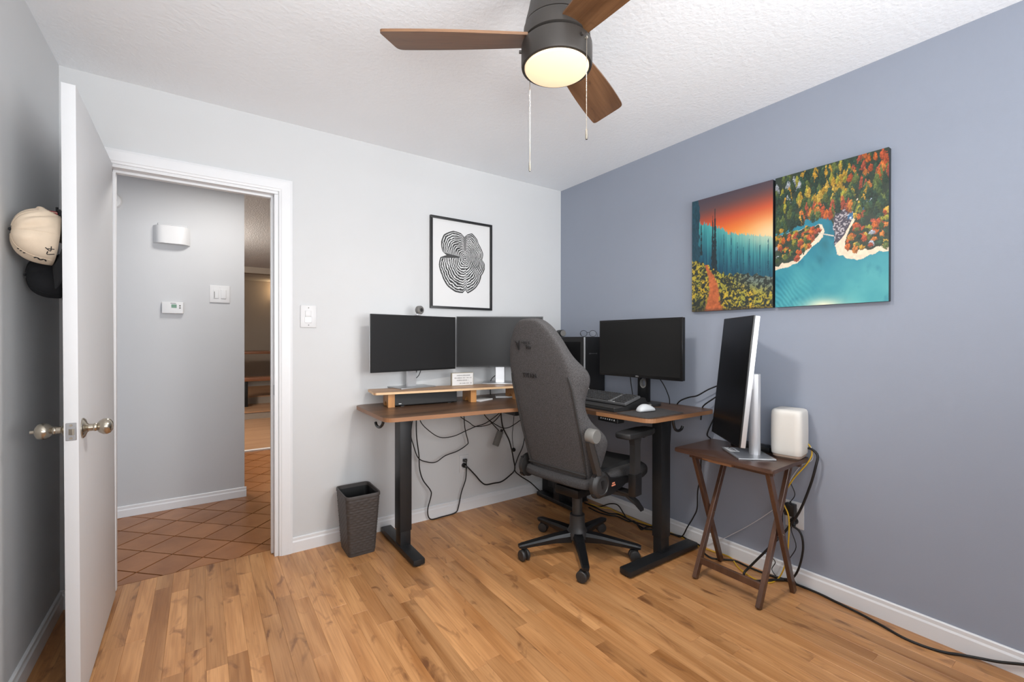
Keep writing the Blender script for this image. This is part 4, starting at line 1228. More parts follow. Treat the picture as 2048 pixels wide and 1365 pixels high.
bm = NB(); lathe(bm, [(0, 0.008), (0.026, 0.008), (0.026, 0.400), (0.024, 0.402), (0, 0.402)], (0.02, 0.105, 0), n=32); obj('stand_column', bm, 'silver_plastic', pm)
bm = NB(); bx(bm, (0.01, 0.062, 0.36), (0.07, 0.055, 0.07), 0.006); obj('pivot_mount', bm, 'silver_plastic', pm)
bm = NB(); bx(bm, (-0.058, 0.026, 0.0084), (0.085, 0.045, 0.0006)); st_ = obj('sticker', bm, 'paper_white', pm, smooth=False, label='white sticker with dark lettering')
bm = NB()
for (x, y, a) in ((-0.095, 0.033, 0.5), (-0.088, 0.024, -0.6), (-0.075, 0.036, 0.2), (-0.066, 0.028, 1.4), (-0.055, 0.036, -0.3), (-0.047, 0.025, 0.9), (-0.034, 0.034, 0.1)):
    bx(bm, (x, y, 0.0089), (0.016, 0.004, 0.0004), rot=rz(a))
obj('sticker_print', bm, 'print_ink', st_, smooth=False, kind='stuff')

wc = thing('webcam', 'small round grey webcam clipped on top of the left monitor', 'webcam', (-1.305, -0.128, 1.3665), R(7.6))
boxpart('clip', (0, 0.008, 0.006), (0.030, 0.036, 0.011), 'silver_plastic', wc, 0.002)
bm = NB(); lathe(bm, [(0, -0.018), (0.022, -0.018), (0.027, -0.012), (0.027, 0.010), (0.022, 0.016), (0, 0.016)], (0.012, 0.002, 0.036), (0.25, -1, 0), 28); obj('body', bm, 'grey_plastic', wc)
bm = NB(); lathe(bm, [(0, 0.017), (0.012, 0.017), (0.012, 0.0185), (0, 0.0185)], (0.012, 0.002, 0.036), (0.25, -1, 0), 20); obj('lens', bm, 'dark_grey_plastic', wc)

# ------------------------------------------------------------------ computer tower and the things on it
pc = thing('computer_tower', 'black computer tower with a dark glass side in the desk corner', 'computer', (-0.112, -0.285, DZ))
bm = NB(); bx(bm, (0, 0, 0.2165), (0.205, 0.43, 0.407), 0.003); obj('case', bm, 'soft_black', pc)
boxpart('glass_panel', (-0.1035, 0.005, 0.2165), (0.003, 0.36, 0.335), 'screen_black', pc, 0.001)
boxpart('corner_trim', (-0.0985, -0.2135, 0.2165), (0.010, 0.007, 0.402), 'silver_plastic', pc, 0.001, label='thin silver strip down the front corner')
boxpart('front_panel', (0.004, -0.2165, 0.2165), (0.190, 0.004, 0.400), 'black_plastic', pc, 0.001)
for sx in (-0.08, 0.08):
    for sy in (-0.17, 0.17): boxpart('foot', (sx, sy, 0.0065), (0.03, 0.04, 0.012), 'black_plastic', pc, 0.002)
bm = NB()
for k in range(7): bx(bm, (-0.055 + k * 0.012, -0.2188, 0.300), (0.004, 0.0006, 0.008 if k in (0, 1, 6) else 0.004))
obj('maker_mark', bm, 'grey_ink', pc, smooth=False)
boxpart('power_button', (-0.065, -0.2195, 0.050), (0.012, 0.003, 0.010), 'white_plastic', pc, 0.001)
PT = DZ + 0.4205
cw = thing('desk_webcam', 'stubby black camera barrel on top of the computer tower', 'webcam', (-0.175, -0.205, PT), R(30))
bm = NB(); lathe(bm, [(0, -0.042), (0.024, -0.042), (0.0265, -0.039), (0.0265, 0.030), (0.022, 0.036), (0, 0.036)], (0, 0, 0.0275), (-0.7, -0.7, 0), 28); obj('barrel', bm, 'black_plastic', cw)
bm = NB(); lathe(bm, [(0, 0.0365), (0.0225, 0.0365), (0.0225, 0.039), (0, 0.039)], (0, 0, 0.0275), (-0.7, -0.7, 0), 28); obj('front_disc', bm, 'grey_plastic', cw)
eg = thing('eyeglasses', 'wire eyeglasses resting on top of the computer tower', 'glasses', (-0.118, -0.440, PT), R(-50))
for sx in (-1, 1):
    bm = NB()
    ring = [(sx * 0.033 + 0.025 * math.cos(2 * PI * k / 24), 0, 0.024 + 0.022 * math.sin(2 * PI * k / 24)) for k in range(25)]
    tube(bm, ring, 0.0016, 6, 1, smooth=False); rm = obj('rim', bm, 'black_metal', eg)
    bm = NB(); V = [bm.verts.new((p[0], 0.0, p[2])) for p in ring[:-1]]; bm.faces.new(V); obj('lens', bm, 'clear_glass', rm, smooth=False)
    bm = NB(); tube(bm, [(sx * 0.058, 0, 0.030), (sx * 0.060, 0.05, 0.024), (sx * 0.058, 0.10, 0.004)], 0.0014, 6, 4); obj('temple', bm, 'black_metal', eg)
bm = NB(); tube(bm, [(-0.010, 0, 0.028), (0, 0, 0.033), (0.010, 0, 0.028)], 0.0014, 6, 4); obj('bridge', bm, 'black_metal', eg)
hp = thing('headphones', 'black over-ear headphones leaning against the computer tower', 'headphones', (-0.285, -0.235, DZ), R(0))
for zz, yy in ((0.345, 0.0),):
    bm = NB(); lathe(bm, [(0, 0), (0.040, 0), (0.046, 0.006), (0.046, 0.026), (0.038, 0.034), (0, 0.034)], (0.028, 0, zz), (1, -0.2, 0), 32); obj('ear_cup', bm, 'soft_black', hp)
    bm = NB(); lathe(bm, [(0, 0), (0.036, 0), (0.042, -0.008), (0.038, -0.018), (0.022, -0.02), (0, -0.016)], (0.028, 0, zz), (1, -0.2, 0), 32); obj('ear_pad', bm, 'chair_trim', hp)
bm = NB(); tube(bm, [(0.03, 0.0, 0.31), (0.03, 0.03, 0.20), (0.03, 0.07, 0.10), (0.03, 0.10, 0.012)], 0.008, 8, 6); obj('headband', bm, 'soft_black', hp)
bm = NB(); lathe(bm, [(0, 0), (0.040, 0), (0.046, 0.006), (0.046, 0.024), (0.038, 0.03), (0, 0.03)], (0.02, 0.11, 0.048), (1, 0.1, 0), 32); obj('ear_cup', bm, 'soft_black', hp)

# ------------------------------------------------------------------ keyboard, mouse mat, mouse
ks = thing('keyboard_stand', 'black sloping keyboard stand with a padded wrist rest on the desk', 'keyboard stand', (-0.42, -0.895, DZ))
bm = NB()
prof = [(-0.165, 0.001), (-0.165, 0.012), (-0.155, 0.016), (-0.090, 0.020), (0.070, 0.062), (0.095, 0.062), (0.13, 0.001)]
loft(bm, [[(p[0], y, p[1]) for p in prof] for y in (-0.222, 0.222)]); obj('wedge', bm, 'soft_black', ks, smooth=False)
boxpart('wrist_pad', (-0.123, 0, 0.020), (0.072, 0.43, 0.012), 'chair_trim', ks, 0.005, 3)
kbd = thing('keyboard', 'dark keyboard with a silver rim tilted on its stand', 'keyboard', (-0.42, -0.895, DZ))
ka = math.atan2(0.042, 0.16)
KM = Matrix.Translation((-0.010, 0, 0.052)) @ Matrix.Rotation(-ka, 4, 'Y')
bm = NB(); bx(bm, (0, 0, 0), (0.135, 0.440, 0.014), 0.003); bmesh.ops.transform(bm, matrix=KM, verts=bm.verts); obj('case', bm, 'key_frame', kbd)
bm = NB()
for r in range(6):
    y = -0.212; c = 0
    while y < 0.205:
        wk = 0.0185
        if r == 0 and 5 <= c <= 8: wk = 0.0185
        cx = -0.053 + r * 0.0205
        gap = abs(y + wk / 2 - (-0.115)) < 0.006
        if not gap:
            vs = bx(bm, (cx, y + wk / 2, 0.0105), (0.0165, wk - 0.0025, 0.008), 0)
            for v in vs:
                if v.co.z > 0.0105: v.co.x = cx + (v.co.x - cx) * 0.8; v.co.y = (y + wk / 2) + (v.co.y - y - wk / 2) * 0.82
        y += wk; c += 1
bmesh.ops.transform(bm, matrix=KM, verts=bm.verts); obj('keycaps', bm, 'key_dark', kbd, smooth=False, kind='stuff')
bm = NB(); bx(bm, (-0.01, -0.115, 0.008), (0.115, 0.05, 0.004), 0.001, 1); bmesh.ops.transform(bm, matrix=KM, verts=bm.verts); obj('keypad_glare', bm, 'silver_base', kbd)  # silver plate added for the bright reflection over the number pad
mp_ = tag(obj('mouse_mat', (lambda b: (prism(b, round_poly([(-0.592, -1.345), (-0.285, -1.345), (-0.255, -1.135), (-0.592, -1.135)], 0.012, 3), DZ + 0.0004, DZ + 0.0032, 0.0006, 1), b)[1])(NB()), 'mat_felt'),
          'dark grey mouse mat at the front corner of the desk', 'mouse mat')
ms = thing('computer_mouse', 'pale grey computer mouse on the dark mat', 'mouse', (-0.425, -1.200, DZ + 0.0033), R(-8))
bm = NB()
rings = []
for t in np.linspace(0, 1, 10):
    x = -0.058 + 0.116 * t
    hh = 0.039 * math.sin(PI * (0.06 + 0.86 * t ** 0.75)) ** 0.8 + 0.004; wv = 0.034 * (math.sin(PI * (0.10 + 0.80 * t))) ** 0.45
    rings.append([(x, wv * math.cos(PI * k / 8), hh * math.sin(PI * k / 8) ** 0.8 if 0 < k < 8 else 0.0) for k in range(9)])
loft(bm, rings); obj('shell', bm, 'mouse_shell', ms, sub=1, angle=60)
boxpart('wheel', (0.030, 0, 0.0335), (0.018, 0.006, 0.010), 'grey_plastic', ms, 0.002)

# ------------------------------------------------------------------ gaming chair (local: x forward, y left)
gc = thing('gaming_chair', 'charcoal fabric gaming chair with black star base at the desk', 'chair', (-0.668, -0.914, 0), R(8))
# base
bm = NB(); lathe(bm, [(0, 0.075), (0.050, 0.075), (0.060, 0.085), (0.062, 0.112), (0.052, 0.130), (0.044, 0.150), (0.042, 0.215), (0.036, 0.218), (0, 0.218)], n=36); obj('hub', bm, 'dark_grey_plastic', gc)
bm = NB(); cyl(bm, (0, 0, 0.218), (0, 0, 0.345), 0.0285, n=32); obj('gas_lift', bm, 'dark_grey_plastic', gc)
for k in range(5):
    a = R(90 + 72 * k - 8)
    d = Vector((math.cos(a), math.sin(a), 0)); s = Vector((-d.y, d.x, 0))
    bm = NB(); rings = []
    for t, zt, hgt, wv in ((0.045, 0.122, 0.055, 0.030), (0.14, 0.114, 0.040, 0.027), (0.26, 0.098, 0.027, 0.023), (0.335, 0.088, 0.022, 0.020), (0.352, 0.083, 0.014, 0.016)):
        c0 = d * t
        rings.append([c0 + s * (wv * 0.75) + Vector((0, 0, zt)), c0 + s * wv + Vector((0, 0, zt - hgt * 0.35)), c0 + s * wv * 0.9 + Vector((0, 0, zt - hgt)),
                      c0 - s * wv * 0.9 + Vector((0, 0, zt - hgt)), c0 - s * wv + Vector((0, 0, zt - hgt * 0.35)), c0 - s * (wv * 0.75) + Vector((0, 0, zt))])
    loft(bm, rings); lg = obj('base_leg', bm, 'black_metal', gc, smooth=False)
    # twin-wheel caster
    ca = a + R((35, -70, 60, 20, -40)[k])
    cd = Vector((math.cos(ca), math.sin(ca), 0)); cs = Vector((-cd.y, cd.x, 0))
    p = d * 0.330
    bm = NB(); cyl(bm, p + Vector((0, 0, 0.055)), p + Vector((0, 0, 0.084)), 0.007, n=12)
    q0 = p - cd * 0.014
    bx(bm, q0 + Vector((0, 0, 0.045)), (0.034, 0.012, 0.030), 0.003, rot=rz(ca)); ft = obj('caster', bm, 'black_plastic', gc)
    for sg_ in (-1, 1):
        bm = NB(); lathe(bm, [(0, 0), (0.024, 0), (0.0285, 0.003), (0.0300, 0.008), (0.0295, 0.015), (0.026, 0.019), (0.012, 0.021), (0, 0.021)], q0 + cs * sg_ * 0.005 + Vector((0, 0, 0.0305)), cs * sg_, 28)
        obj('wheel', bm, 'dark_grey_plastic', ft)
# tilt mechanism
bm = NB(); bx(bm, (0.03, 0, 0.365), (0.26, 0.17, 0.050), 0.012); bx(bm, (-0.02, 0, 0.348), (0.13, 0.13, 0.03), 0.010); obj('tilt_mechanism', bm, 'black_metal', gc)
bm = NB(); rings = []
for (x, y, z, w_, h_) in ((-0.01, -0.10, 0.385, 0.010, 0.010), (0.02, -0.20, 0.392, 0.012, 0.010), (0.07, -0.285, 0.382, 0.020, 0.008), (0.115, -0.315, 0.335, 0.020, 0.008), (0.145, -0.33, 0.292, 0.016, 0.006)):
    rings.append([(x - w_, y, z - h_), (x + w_, y, z - h_), (x + w_, y, z + h_), (x - w_, y, z + h_)])
loft(bm, rings); obj('tilt_lever', bm, 'black_plastic', gc)
# seat cushion: rounded loft along x
def sect(x, w_, zb, zt, bol):
    pts = []
    for k in range(20):
        t = 2 * PI * k / 20
        c_, s_ = math.cos(t), math.sin(t)
        y = w_ * math.copysign(abs(c_) ** 0.45, c_)
        z = (zb + zt) / 2 + (zt - zb) / 2 * math.copysign(abs(s_) ** 0.55, s_)
        if s_ > 0: z += bol * (abs(y) / w_) ** 3
        pts.append((x, y, z))
    return pts
bm = NB()
loft(bm, [sect(-0.215, 0.20, 0.448, 0.475, 0.0), sect(-0.20, 0.235, 0.438, 0.488, 0.02), sect(-0.05, 0.25, 0.415, 0.494, 0.030), sect(0.15, 0.258, 0.400, 0.500, 0.028),
          sect(0.29, 0.255, 0.392, 0.505, 0.012), sect(0.355, 0.245, 0.400, 0.500, 0.0), sect(0.388, 0.225, 0.425, 0.478, 0.0)])
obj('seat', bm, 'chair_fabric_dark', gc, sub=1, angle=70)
bm = NB()
loft(bm, [[(x, 0.205 * s_, z) for s_, z in ((-1, z0 - 0.02), (-0.9, z0), (0, z0 - 0.006), (0.9, z0), (1, z0 - 0.02))] for x, z0 in ((-0.17, 0.505), (0.0, 0.512), (0.2, 0.522), (0.33, 0.520))])
obj('shade_sheet', bm, 'seat_shade', gc)  # black sheet over the fabric seat, painted in for its shading
# backrest: loft of horizontal sections leaning back
def fb(z):  # forward offset of the rear surface
    return -0.170 - (z - 0.47) * 0.285
SECT = [(0.448, 0.165, 0.175, 0.075), (0.465, 0.200, 0.210, 0.095), (0.52, 0.213, 0.225, 0.115), (0.60, 0.218, 0.252, 0.145), (0.66, 0.220, 0.276, 0.162), (0.71, 0.221, 0.272, 0.150), (0.77, 0.222, 0.238, 0.100),
        (0.83, 0.222, 0.224, 0.078), (0.89, 0.222, 0.226, 0.080), (0.95, 0.222, 0.246, 0.105), (1.00, 0.222, 0.264, 0.122), (1.045, 0.220, 0.258, 0.118), (1.085, 0.214, 0.228, 0.095), (1.125, 0.203, 0.203, 0.078), (1.17, 0.186, 0.184, 0.072),
        (1.22, 0.160, 0.156, 0.072), (1.265, 0.128, 0.124, 0.070), (1.30, 0.092, 0.088, 0.062), (1.322, 0.050, 0.048, 0.045)]
def back_ring(z, wb, w_, d):
    f = fb(z); P = []
    half = [(0.0, 0.0), (wb * 0.5, 0.001), (wb * 0.9, 0.004), (wb, 0.014), (wb + (w_ - wb) * 0.6, d * 0.40), (w_, d * 0.72), (w_ * 0.985, d * 0.93), (w_ * 0.90, d), (w_ * 0.70, d * 0.84), (w_ * 0.42, d * 0.66), (0.0, d * 0.62)]
    for y, x in half: P.append((f + x, -y, z + x * 0.12))
    for y, x in reversed(half[1:-1]): P.append((f + x, y, z + x * 0.12))
    return P
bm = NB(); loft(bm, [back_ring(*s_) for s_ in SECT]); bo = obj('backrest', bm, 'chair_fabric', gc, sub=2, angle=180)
# seams and lower piping on the back
for sgn in (-1, 1):
    pts = []
    for z in (1.03, 0.98, 0.92, 0.84, 0.74, 0.64, 0.55, 0.50):
        wb = float(np.interp(z, [s_[0] for s_ in SECT], [s_[1] for s_ in SECT]))
        pts.append((fb(z) + 0.006, sgn * (wb - 0.012 if z < 1.0 else wb - 0.02), z))
    bm = NB(); tube(bm, pts, 0.006, 6, 4); obj('seam', bm, 'chair_trim', bo)
bm = NB(); tube(bm, [(fb(0.515) - 0.001, y, 0.515) for y in (-0.205, -0.12, 0, 0.12, 0.205)], 0.006, 6, 4); obj('piping', bm, 'chair_trim', bo)
# embroidered marks on the back
def on_back(bm, y, z):
    up = Vector((-0.285, 0, 1)).normalized()
    off = 0.0015 if z < 1.1 else 0.0035
    m = frame_m((fb(z) - off, y, z), (0, -1, 0), up)
    bmesh.ops.transform(bm, matrix=m, verts=bm.verts)
bm = text_bm('TITAN', 0.036, 0.0012); on_back(bm, 0.060, 1.022); obj('lettering', bm, 'print_ink', bo, smooth=False, label='black embroidered word on the back')
bm = NB()
prism(bm, [(-0.018, 0.022), (-0.008, 0.014), (0.0, -0.030), (-0.004, -0.030)], -0.001, 0.001); prism(bm, [(0.018, 0.022), (0.008, 0.014), (0.0, -0.030), (0.004, -0.030)], -0.001, 0.001); prism(bm, [(-0.004, 0.010), (0.004, 0.010), (0.0, -0.026)], -0.001, 0.001)
on_back(bm, 0.098, 1.188); obj('emblem', bm, 'print_ink', bo, smooth=False, label='black pointed emblem high on the back')
for s_, y, z in (('~au z', 0.040, 1.200), ('llav', 0.022, 1.174)):
    bm = text_bm(s_, 0.030, 0.001); on_back(bm, y, z); obj('lettering', bm, 'print_ink', bo, smooth=False)
# side hinge covers, brackets, recline knob
for sgn in (-1, 1):
    y0_ = sgn * 0.262
    bm = NB(); lathe(bm, [(0, -0.020), (0.066, -0.020), (0.068, 0.002), (0.060, 0.014), (0.048, 0.018), (0.046, 0.014), (0, 0.016)], (-0.142, y0_, 0.475), (0, sgn, 0), 36); pv = obj('hinge_cover', bm, 'dark_grey_plastic', gc)
    bm = NB()
    loft(bm, [[(x, y0_ + dy, z) for x, z in ((-0.20, 0.43), (-0.185, 0.415), (-0.06, 0.405), (0.05, 0.425), (0.11, 0.445), (0.11, 0.470), (-0.05, 0.490), (-0.10, 0.535), (-0.19, 0.53))] for dy in (-0.014 * sgn, 0.006 * sgn)])
    obj('side_cover', bm, 'black_plastic', gc, smooth=False)
    bm = NB()
    p0 = Vector((-0.160, y0_, 0.53)); p1 = Vector((-0.225, y0_ - sgn * 0.004, 0.705))
    rings = []
    for p, hw in ((p0, 0.022), (p0.lerp(p1, 0.5), 0.022), (p1, 0.020)):
        rings.append([p + Vector((-hw, 0.012 * sgn, 0)), p + Vector((0, 0.024 * sgn, 0)), p + Vector((hw, 0.012 * sgn, 0)), p + Vector((hw, -0.012 * sgn, 0)), p + Vector((-hw, -0.012 * sgn, 0))])
    loft(bm, rings)
    if sgn < 0: obj('back_bracket', bm, 'dark_grey_plastic', gc, smooth=False)
    else: bm.free()
bm = NB(); lathe(bm, [(0, 0), (0.036, 0), (0.037, 0.004), (0.036, 0.046), (0.033, 0.050), (0, 0.050)], (-0.215, -0.246, 0.735), (0, -1, 0), 32); obj('lumbar_knob', bm, 'grey_plastic', gc)
bm = NB()
for dz_ in (0.0, 0.011): bx(bm, (-0.035, -0.2695, 0.452 + dz_), (0.032 - dz_, 0.002, 0.007))
obj('side_mark', bm, 'orange_ink', gc, smooth=False, label='small orange printed mark on the side cover')
bm = NB(); prism(bm, [(-0.004, -0.018), (0.004, -0.018), (0.014, 0.02), (0.007, 0.024), (-0.007, 0.024), (-0.014, 0.02)], 0, 0.002)
bmesh.ops.transform(bm, matrix=frame_m((-0.142, -0.2775, 0.475), (1, 0, 0), (0, 0, 1)), verts=bm.verts); obj('hinge_emblem', bm, 'black_plastic', gc, smooth=False)
# armrests
for sgn in (-1, 1):
    ya = sgn * 0.335
    bm = NB(); prof = []
    pad = [(-0.135, 0.030), (-0.125, 0.044), (-0.06, 0.050), (0.08, 0.048), (0.125, 0.040), (0.140, 0.026)]
    poly = [(x, -w_) for x, w_ in pad] + [(x, w_) for x, w_ in reversed(pad)]
    prism(bm, [(0.075 + x, ya + y) for x, y in poly], 0.706, 0.736, 0.010, 3); ap = obj('arm_pad', bm, 'soft_black', gc)
    bm = NB(); loft(bm, [[(0.065 + x * k_, ya + y, z) for x, y in ((-0.026, -0.016), (0.026, -0.016), (0.026, 0.016), (-0.026, 0.016))] for z, k_ in ((0.50, 1.0), (0.660, 1.0), (0.690, 1.3), (0.706, 1.9))])
    obj('arm_post', bm, 'dark_grey_plastic', gc, smooth=False)
    bm = NB(); bx(bm, (0.065, ya, 0.450), (0.064, 0.044, 0.115), 0.005); bx(bm, (0.065, ya - sgn * 0.07, 0.397), (0.062, 0.16, 0.016), 0.003); obj('arm_bracket', bm, 'black_plastic', gc)
    bm = NB(); bx(bm, (0.135, ya, 0.696), (0.016, 0.030, 0.018), 0.003); obj('arm_lever', bm, 'black_plastic', gc)

# ------------------------------------------------------------------ waste bin
bn = thing('waste_bin', 'dark brown woven-pattern plastic waste bin beside the desk leg', 'bin', (-1.692, -0.165, 0))
def squircle(w_, d_, r_, n):
    out = []
    for k in range(n):
        t = 2 * PI * k / n; c_, s_ = math.cos(t), math.sin(t)
        e = 0.28
        out.append((w_ * math.copysign(abs(c_) ** e, c_), d_ * math.copysign(abs(s_) ** e, s_)))
    return out
# resample the rounded-rectangle outline by arc length
def outline(w_, d_, r_, n):
    P = round_poly([(-w_, -d_), (w_, -d_), (w_, d_), (-w_, d_)], r_, 8); P = [Vector(p) for p in P]
    L_ = [0]
    for i in range(len(P)): L_.append(L_[-1] + (P[(i + 1) % len(P)] - P[i]).length)
    out = []
    for k in range(n):
        s_ = L_[-1] * k / n
        i = max(j for j in range(len(P)) if L_[j] <= s_ + 1e-9)
        t = (s_ - L_[i]) / max(L_[i + 1] - L_[i], 1e-9)
        out.append(P[i].lerp(P[(i + 1) % len(P)], t))
    return out
bm = NB(); rings = []
NS, NZ = 120, 66
BHH = 0.338
for j in range(NZ + 1):
    z = BHH * j / NZ; k_ = 0.78 + 0.22 * (j / NZ)
    ol = outline(0.094 * k_, 0.118 * k_, 0.028 * k_, NS); r_ = []
    for i, p in enumerate(ol):
        row = int(z / 0.0145); ph = (z / 0.0145) % 1.0
        cell = (i / 6.0 + 0.5 * (row % 2)) % 1.0
        amp = 0.0042 * (math.sin(PI * ph) ** 0.7) * (0.35 + 0.65 * math.sin(PI * cell) ** 0.8)
        if z < 0.012 or z > BHH - 0.02: amp = 0.001
        nrm = p.normalized()
        r_.append((p.x + nrm.x * amp, p.y + nrm.y * amp, z + 0.001))
    rings.append(r_)
V = loft(bm, rings, cap=False); bm.faces.new(list(reversed(V[0])))
obj('shell', bm, 'bin_plastic', bn, angle=60)
bm = NB()
ol_o = outline(0.098, 0.122, 0.030, 64); ol_i = outline(0.090, 0.114, 0.026, 64); ol_b = outline(0.072, 0.090, 0.02, 64)
loft(bm, [[(p.x, p.y, BHH - 0.010) for p in ol_o], [(p.x, p.y, BHH + 0.004) for p in ol_o], [(p.x * 0.985, p.y * 0.985, BHH + 0.008) for p in ol_o],
          [(p.x, p.y, BHH + 0.006) for p in ol_i], [(p.x * 0.99, p.y * 0.99, BHH - 0.012) for p in ol_i]], cap=False)
obj('rim', bm, 'bin_plastic', bn)
bm = NB(); V = loft(bm, [[(p.x * 0.985, p.y * 0.985, BHH - 0.012) for p in ol_i], [(p.x, p.y, 0.006) for p in ol_b]], cap=False); bm.faces.new(V[-1])
obj('inner_wall', bm, 'black_plastic', bn)

# ------------------------------------------------------------------ folding tray table
tt = thing('tray_table', 'dark brown wooden folding tray table against the blue wall', 'table', (0, 0, 0))
bm = NB(); prism(bm, round_poly([(-0.392, -1.355), (-0.020, -1.350), (-0.020, -1.848), (-0.398, -1.856)], 0.014, 4), TZ - 0.018, TZ, 0.004, 2); obj('tabletop', bm, 'tray_wood', tt)
def slat(p0, p1, w_, t_, wide='y', mat='tray_leg_wood', name='leg'):
    p0, p1 = Vector(p0), Vector(p1); d = (p1 - p0).normalized()
    b = Vector((0, 1, 0)) if wide == 'y' else Vector((1, 0, 0))
    a = d.cross(b).normalized()
    bm = NB(); loft(bm, [[p + a * (sx * w_ / 2) + b * (sy * t_ / 2) for sx, sy in ((-1, -1), (1, -1), (1, 1), (-1, 1))] for p in (p0, p1)])
    bmesh.ops.bevel(bm, geom=list(bm.edges), offset=0.002, segments=1, affect='EDGES')
    return obj(name, bm, mat, tt, smooth=False)
for ya_, yb_ in ((-1.472, -1.446), (-1.786, -1.812)):
    slat((-0.380, ya_, 0.004), (-0.075, ya_, TZ - 0.022), 0.030, 0.020)        # front foot to rear top
    slat((-0.100, yb_, 0.004), (-0.348, yb_, TZ - 0.022), 0.030, 0.020)        # rear foot to front top
    xx = -0.228; zz = 0.312
    cylpart('pivot_pin', (xx, ya_ - 0.014, zz), (xx, yb_ + 0.014 if yb_ > ya_ else yb_ - 0.014, zz), 0.004, 'nickel', tt, n=10)
slat((-0.343, -1.478, 0.088), (-0.343, -1.780, 0.088), 0.034, 0.014, 'x', name='stretcher')
slat((-0.345, -1.42, TZ - 0.030), (-0.345, -1.835, TZ - 0.030), 0.022, 0.018, 'x', name='top_rail')
slat((-0.078, -1.42, TZ - 0.030), (-0.078, -1.835, TZ - 0.030), 0.022, 0.018, 'x', name='top_rail')
bm = NB(); bx(bm, (-0.366, -1.60, TZ - 0.027), (0.03, 0.12, 0.016), 0.003); bx(bm, (-0.372, -1.535, TZ - 0.024), (0.02, 0.05, 0.012), 0.002); obj('catch_block', bm, 'walnut_edge', tt)

sp = thing('smart_speaker', 'white rounded rectangular speaker on the folding tray table', 'speaker', (-0.088, -1.788, TZ), R(8))
bm = NB(); rings = []
for z, k_ in ((0.020, 0.93), (0.024, 0.965), (0.05, 0.99), (0.13, 1.0), (0.205, 0.985), (0.222, 0.965), (0.231, 0.90), (0.235, 0.78)):
    rings.append([(p.x * k_, p.y * k_, z) for p in outline(0.0725, 0.0675, 0.030, 48)])
loft(bm, rings); obj('body', bm, 'ivory_plastic', sp, angle=50)
bm = NB(); loft(bm, [[(p.x * k_, p.y * k_, z) for p in outline(0.066, 0.061, 0.028, 48)] for z, k_ in ((0.0005, 0.86), (0.010, 1.0), (0.0205, 1.0))]); obj('base', bm, 'taupe_plastic', sp)
hb = thing('network_switch', 'flat black box behind the monitor stand on the tray table', 'network box', (-0.062, -1.600, TZ), R(-90))
boxpart('case', (0, 0, 0.013), (0.20, 0.075, 0.025), 'black_plastic', hb, 0.003)
boxpart('status_light', (0.035, -0.038, 0.015), (0.006, 0.002, 0.009), 'white_plastic', hb)

# ------------------------------------------------------------------ plugs and adapters
ad = thing('plug_adapter', 'square black plug adapter in the blue wall outlet', 'adapter', (-0.008, -1.766, 0.368), R(-90))
boxpart('body', (0, -0.018, 0), (0.046, 0.036, 0.060), 'black_plastic', ad, 0.005)
bm = NB(); cyl(bm, (0, -0.018, 0.028), (0, -0.018, 0.042), 0.005, 0.003, 10); obj('strain_relief', bm, 'black_plastic', ad)
pgl = thing('power_plug', 'black angled plug in the lower socket on the blue wall', 'plug', (-0.008, -1.778, 0.312), R(-90))
bm = NB(); cyl(bm, (0, -0.001, 0), (0, -0.018, 0), 0.018, 0.016, 16); cyl(bm, (0, -0.016, 0.002), (0.012, -0.036, -0.016), 0.012, 0.007, 12); obj('body', bm, 'black_plastic', pgl)
boxpart('grip_ring', (0, -0.010, 0), (0.034, 0.006, 0.010), 'soft_black', pgl, 0.002)
pgl = thing('power_plug', 'round black plug in the white wall outlet under the desk', 'plug', (-0.912, -0.0092, 0.324), 0)
bm = NB(); cyl(bm, (0, 0, 0), (0, -0.018, 0), 0.017, 0.015, 16); cyl(bm, (0, -0.016, 0), (0.016, -0.03, -0.012), 0.010, 0.006, 12); obj('body', bm, 'black_plastic', pgl)
boxpart('grip_ring', (0, -0.010, 0), (0.032, 0.006, 0.010), 'soft_black', pgl, 0.002)
pgl = thing('usb_charger', 'small dark plug in the upper socket of the white wall outlet', 'plug', (-0.907, -0.0092, 0.360), 0)
boxpart('body', (0, -0.010, 0), (0.028, 0.020, 0.020), 'dark_grey_plastic', pgl, 0.004)
boxpart('port', (0, -0.0205, 0), (0.012, 0.002, 0.006), 'grey_plastic', pgl)
ab = thing('power_brick', 'slim grey-black power brick dangling under the desk', 'power brick', (-0.679, -0.095, 0.500))
rb = Matrix.Rotation(R(24), 3, 'Y')
bm = NB(); bx(bm, (0, 0, 0), (0.042, 0.026, 0.108), 0.004, rot=rb); obj('body', bm, 'grey_plastic', ab)
bm = NB(); bx(bm, rb @ Vector((0.008, 0, 0.062)), (0.016, 0.016, 0.018), 0.003, rot=rb); obj('connector', bm, 'black_plastic', ab)
cl = thing('cable_choke', 'round black cable weight hanging on a thin cord', 'cable weight', (-0.530, -0.080, 0.394))
bm = NB(); lathe(bm, [(0, -0.010), (0.012, -0.010), (0.0150, -0.004), (0.0150, 0.004), (0.012, 0.010), (0, 0.010)], (0, 0, 0), (0.3, -1, 0), 20); obj('disc', bm, 'black_plastic', cl)
up = thing('battery_backup', 'black battery backup box on the floor in the room corner', 'battery backup', (-0.138, -0.200, 0))
bm = NB(); bx(bm, (0, 0, 0.135), (0.17, 0.33, 0.255), 0.008); obj('case', bm, 'soft_black', up)
boxpart('front_panel', (-0.0855, -0.02, 0.16), (0.004, 0.22, 0.17), 'black_plastic', up, 0.002)
boxpart('plinth', (0, 0, 0.004), (0.18, 0.34, 0.008), 'black_plastic', up, 0.001)

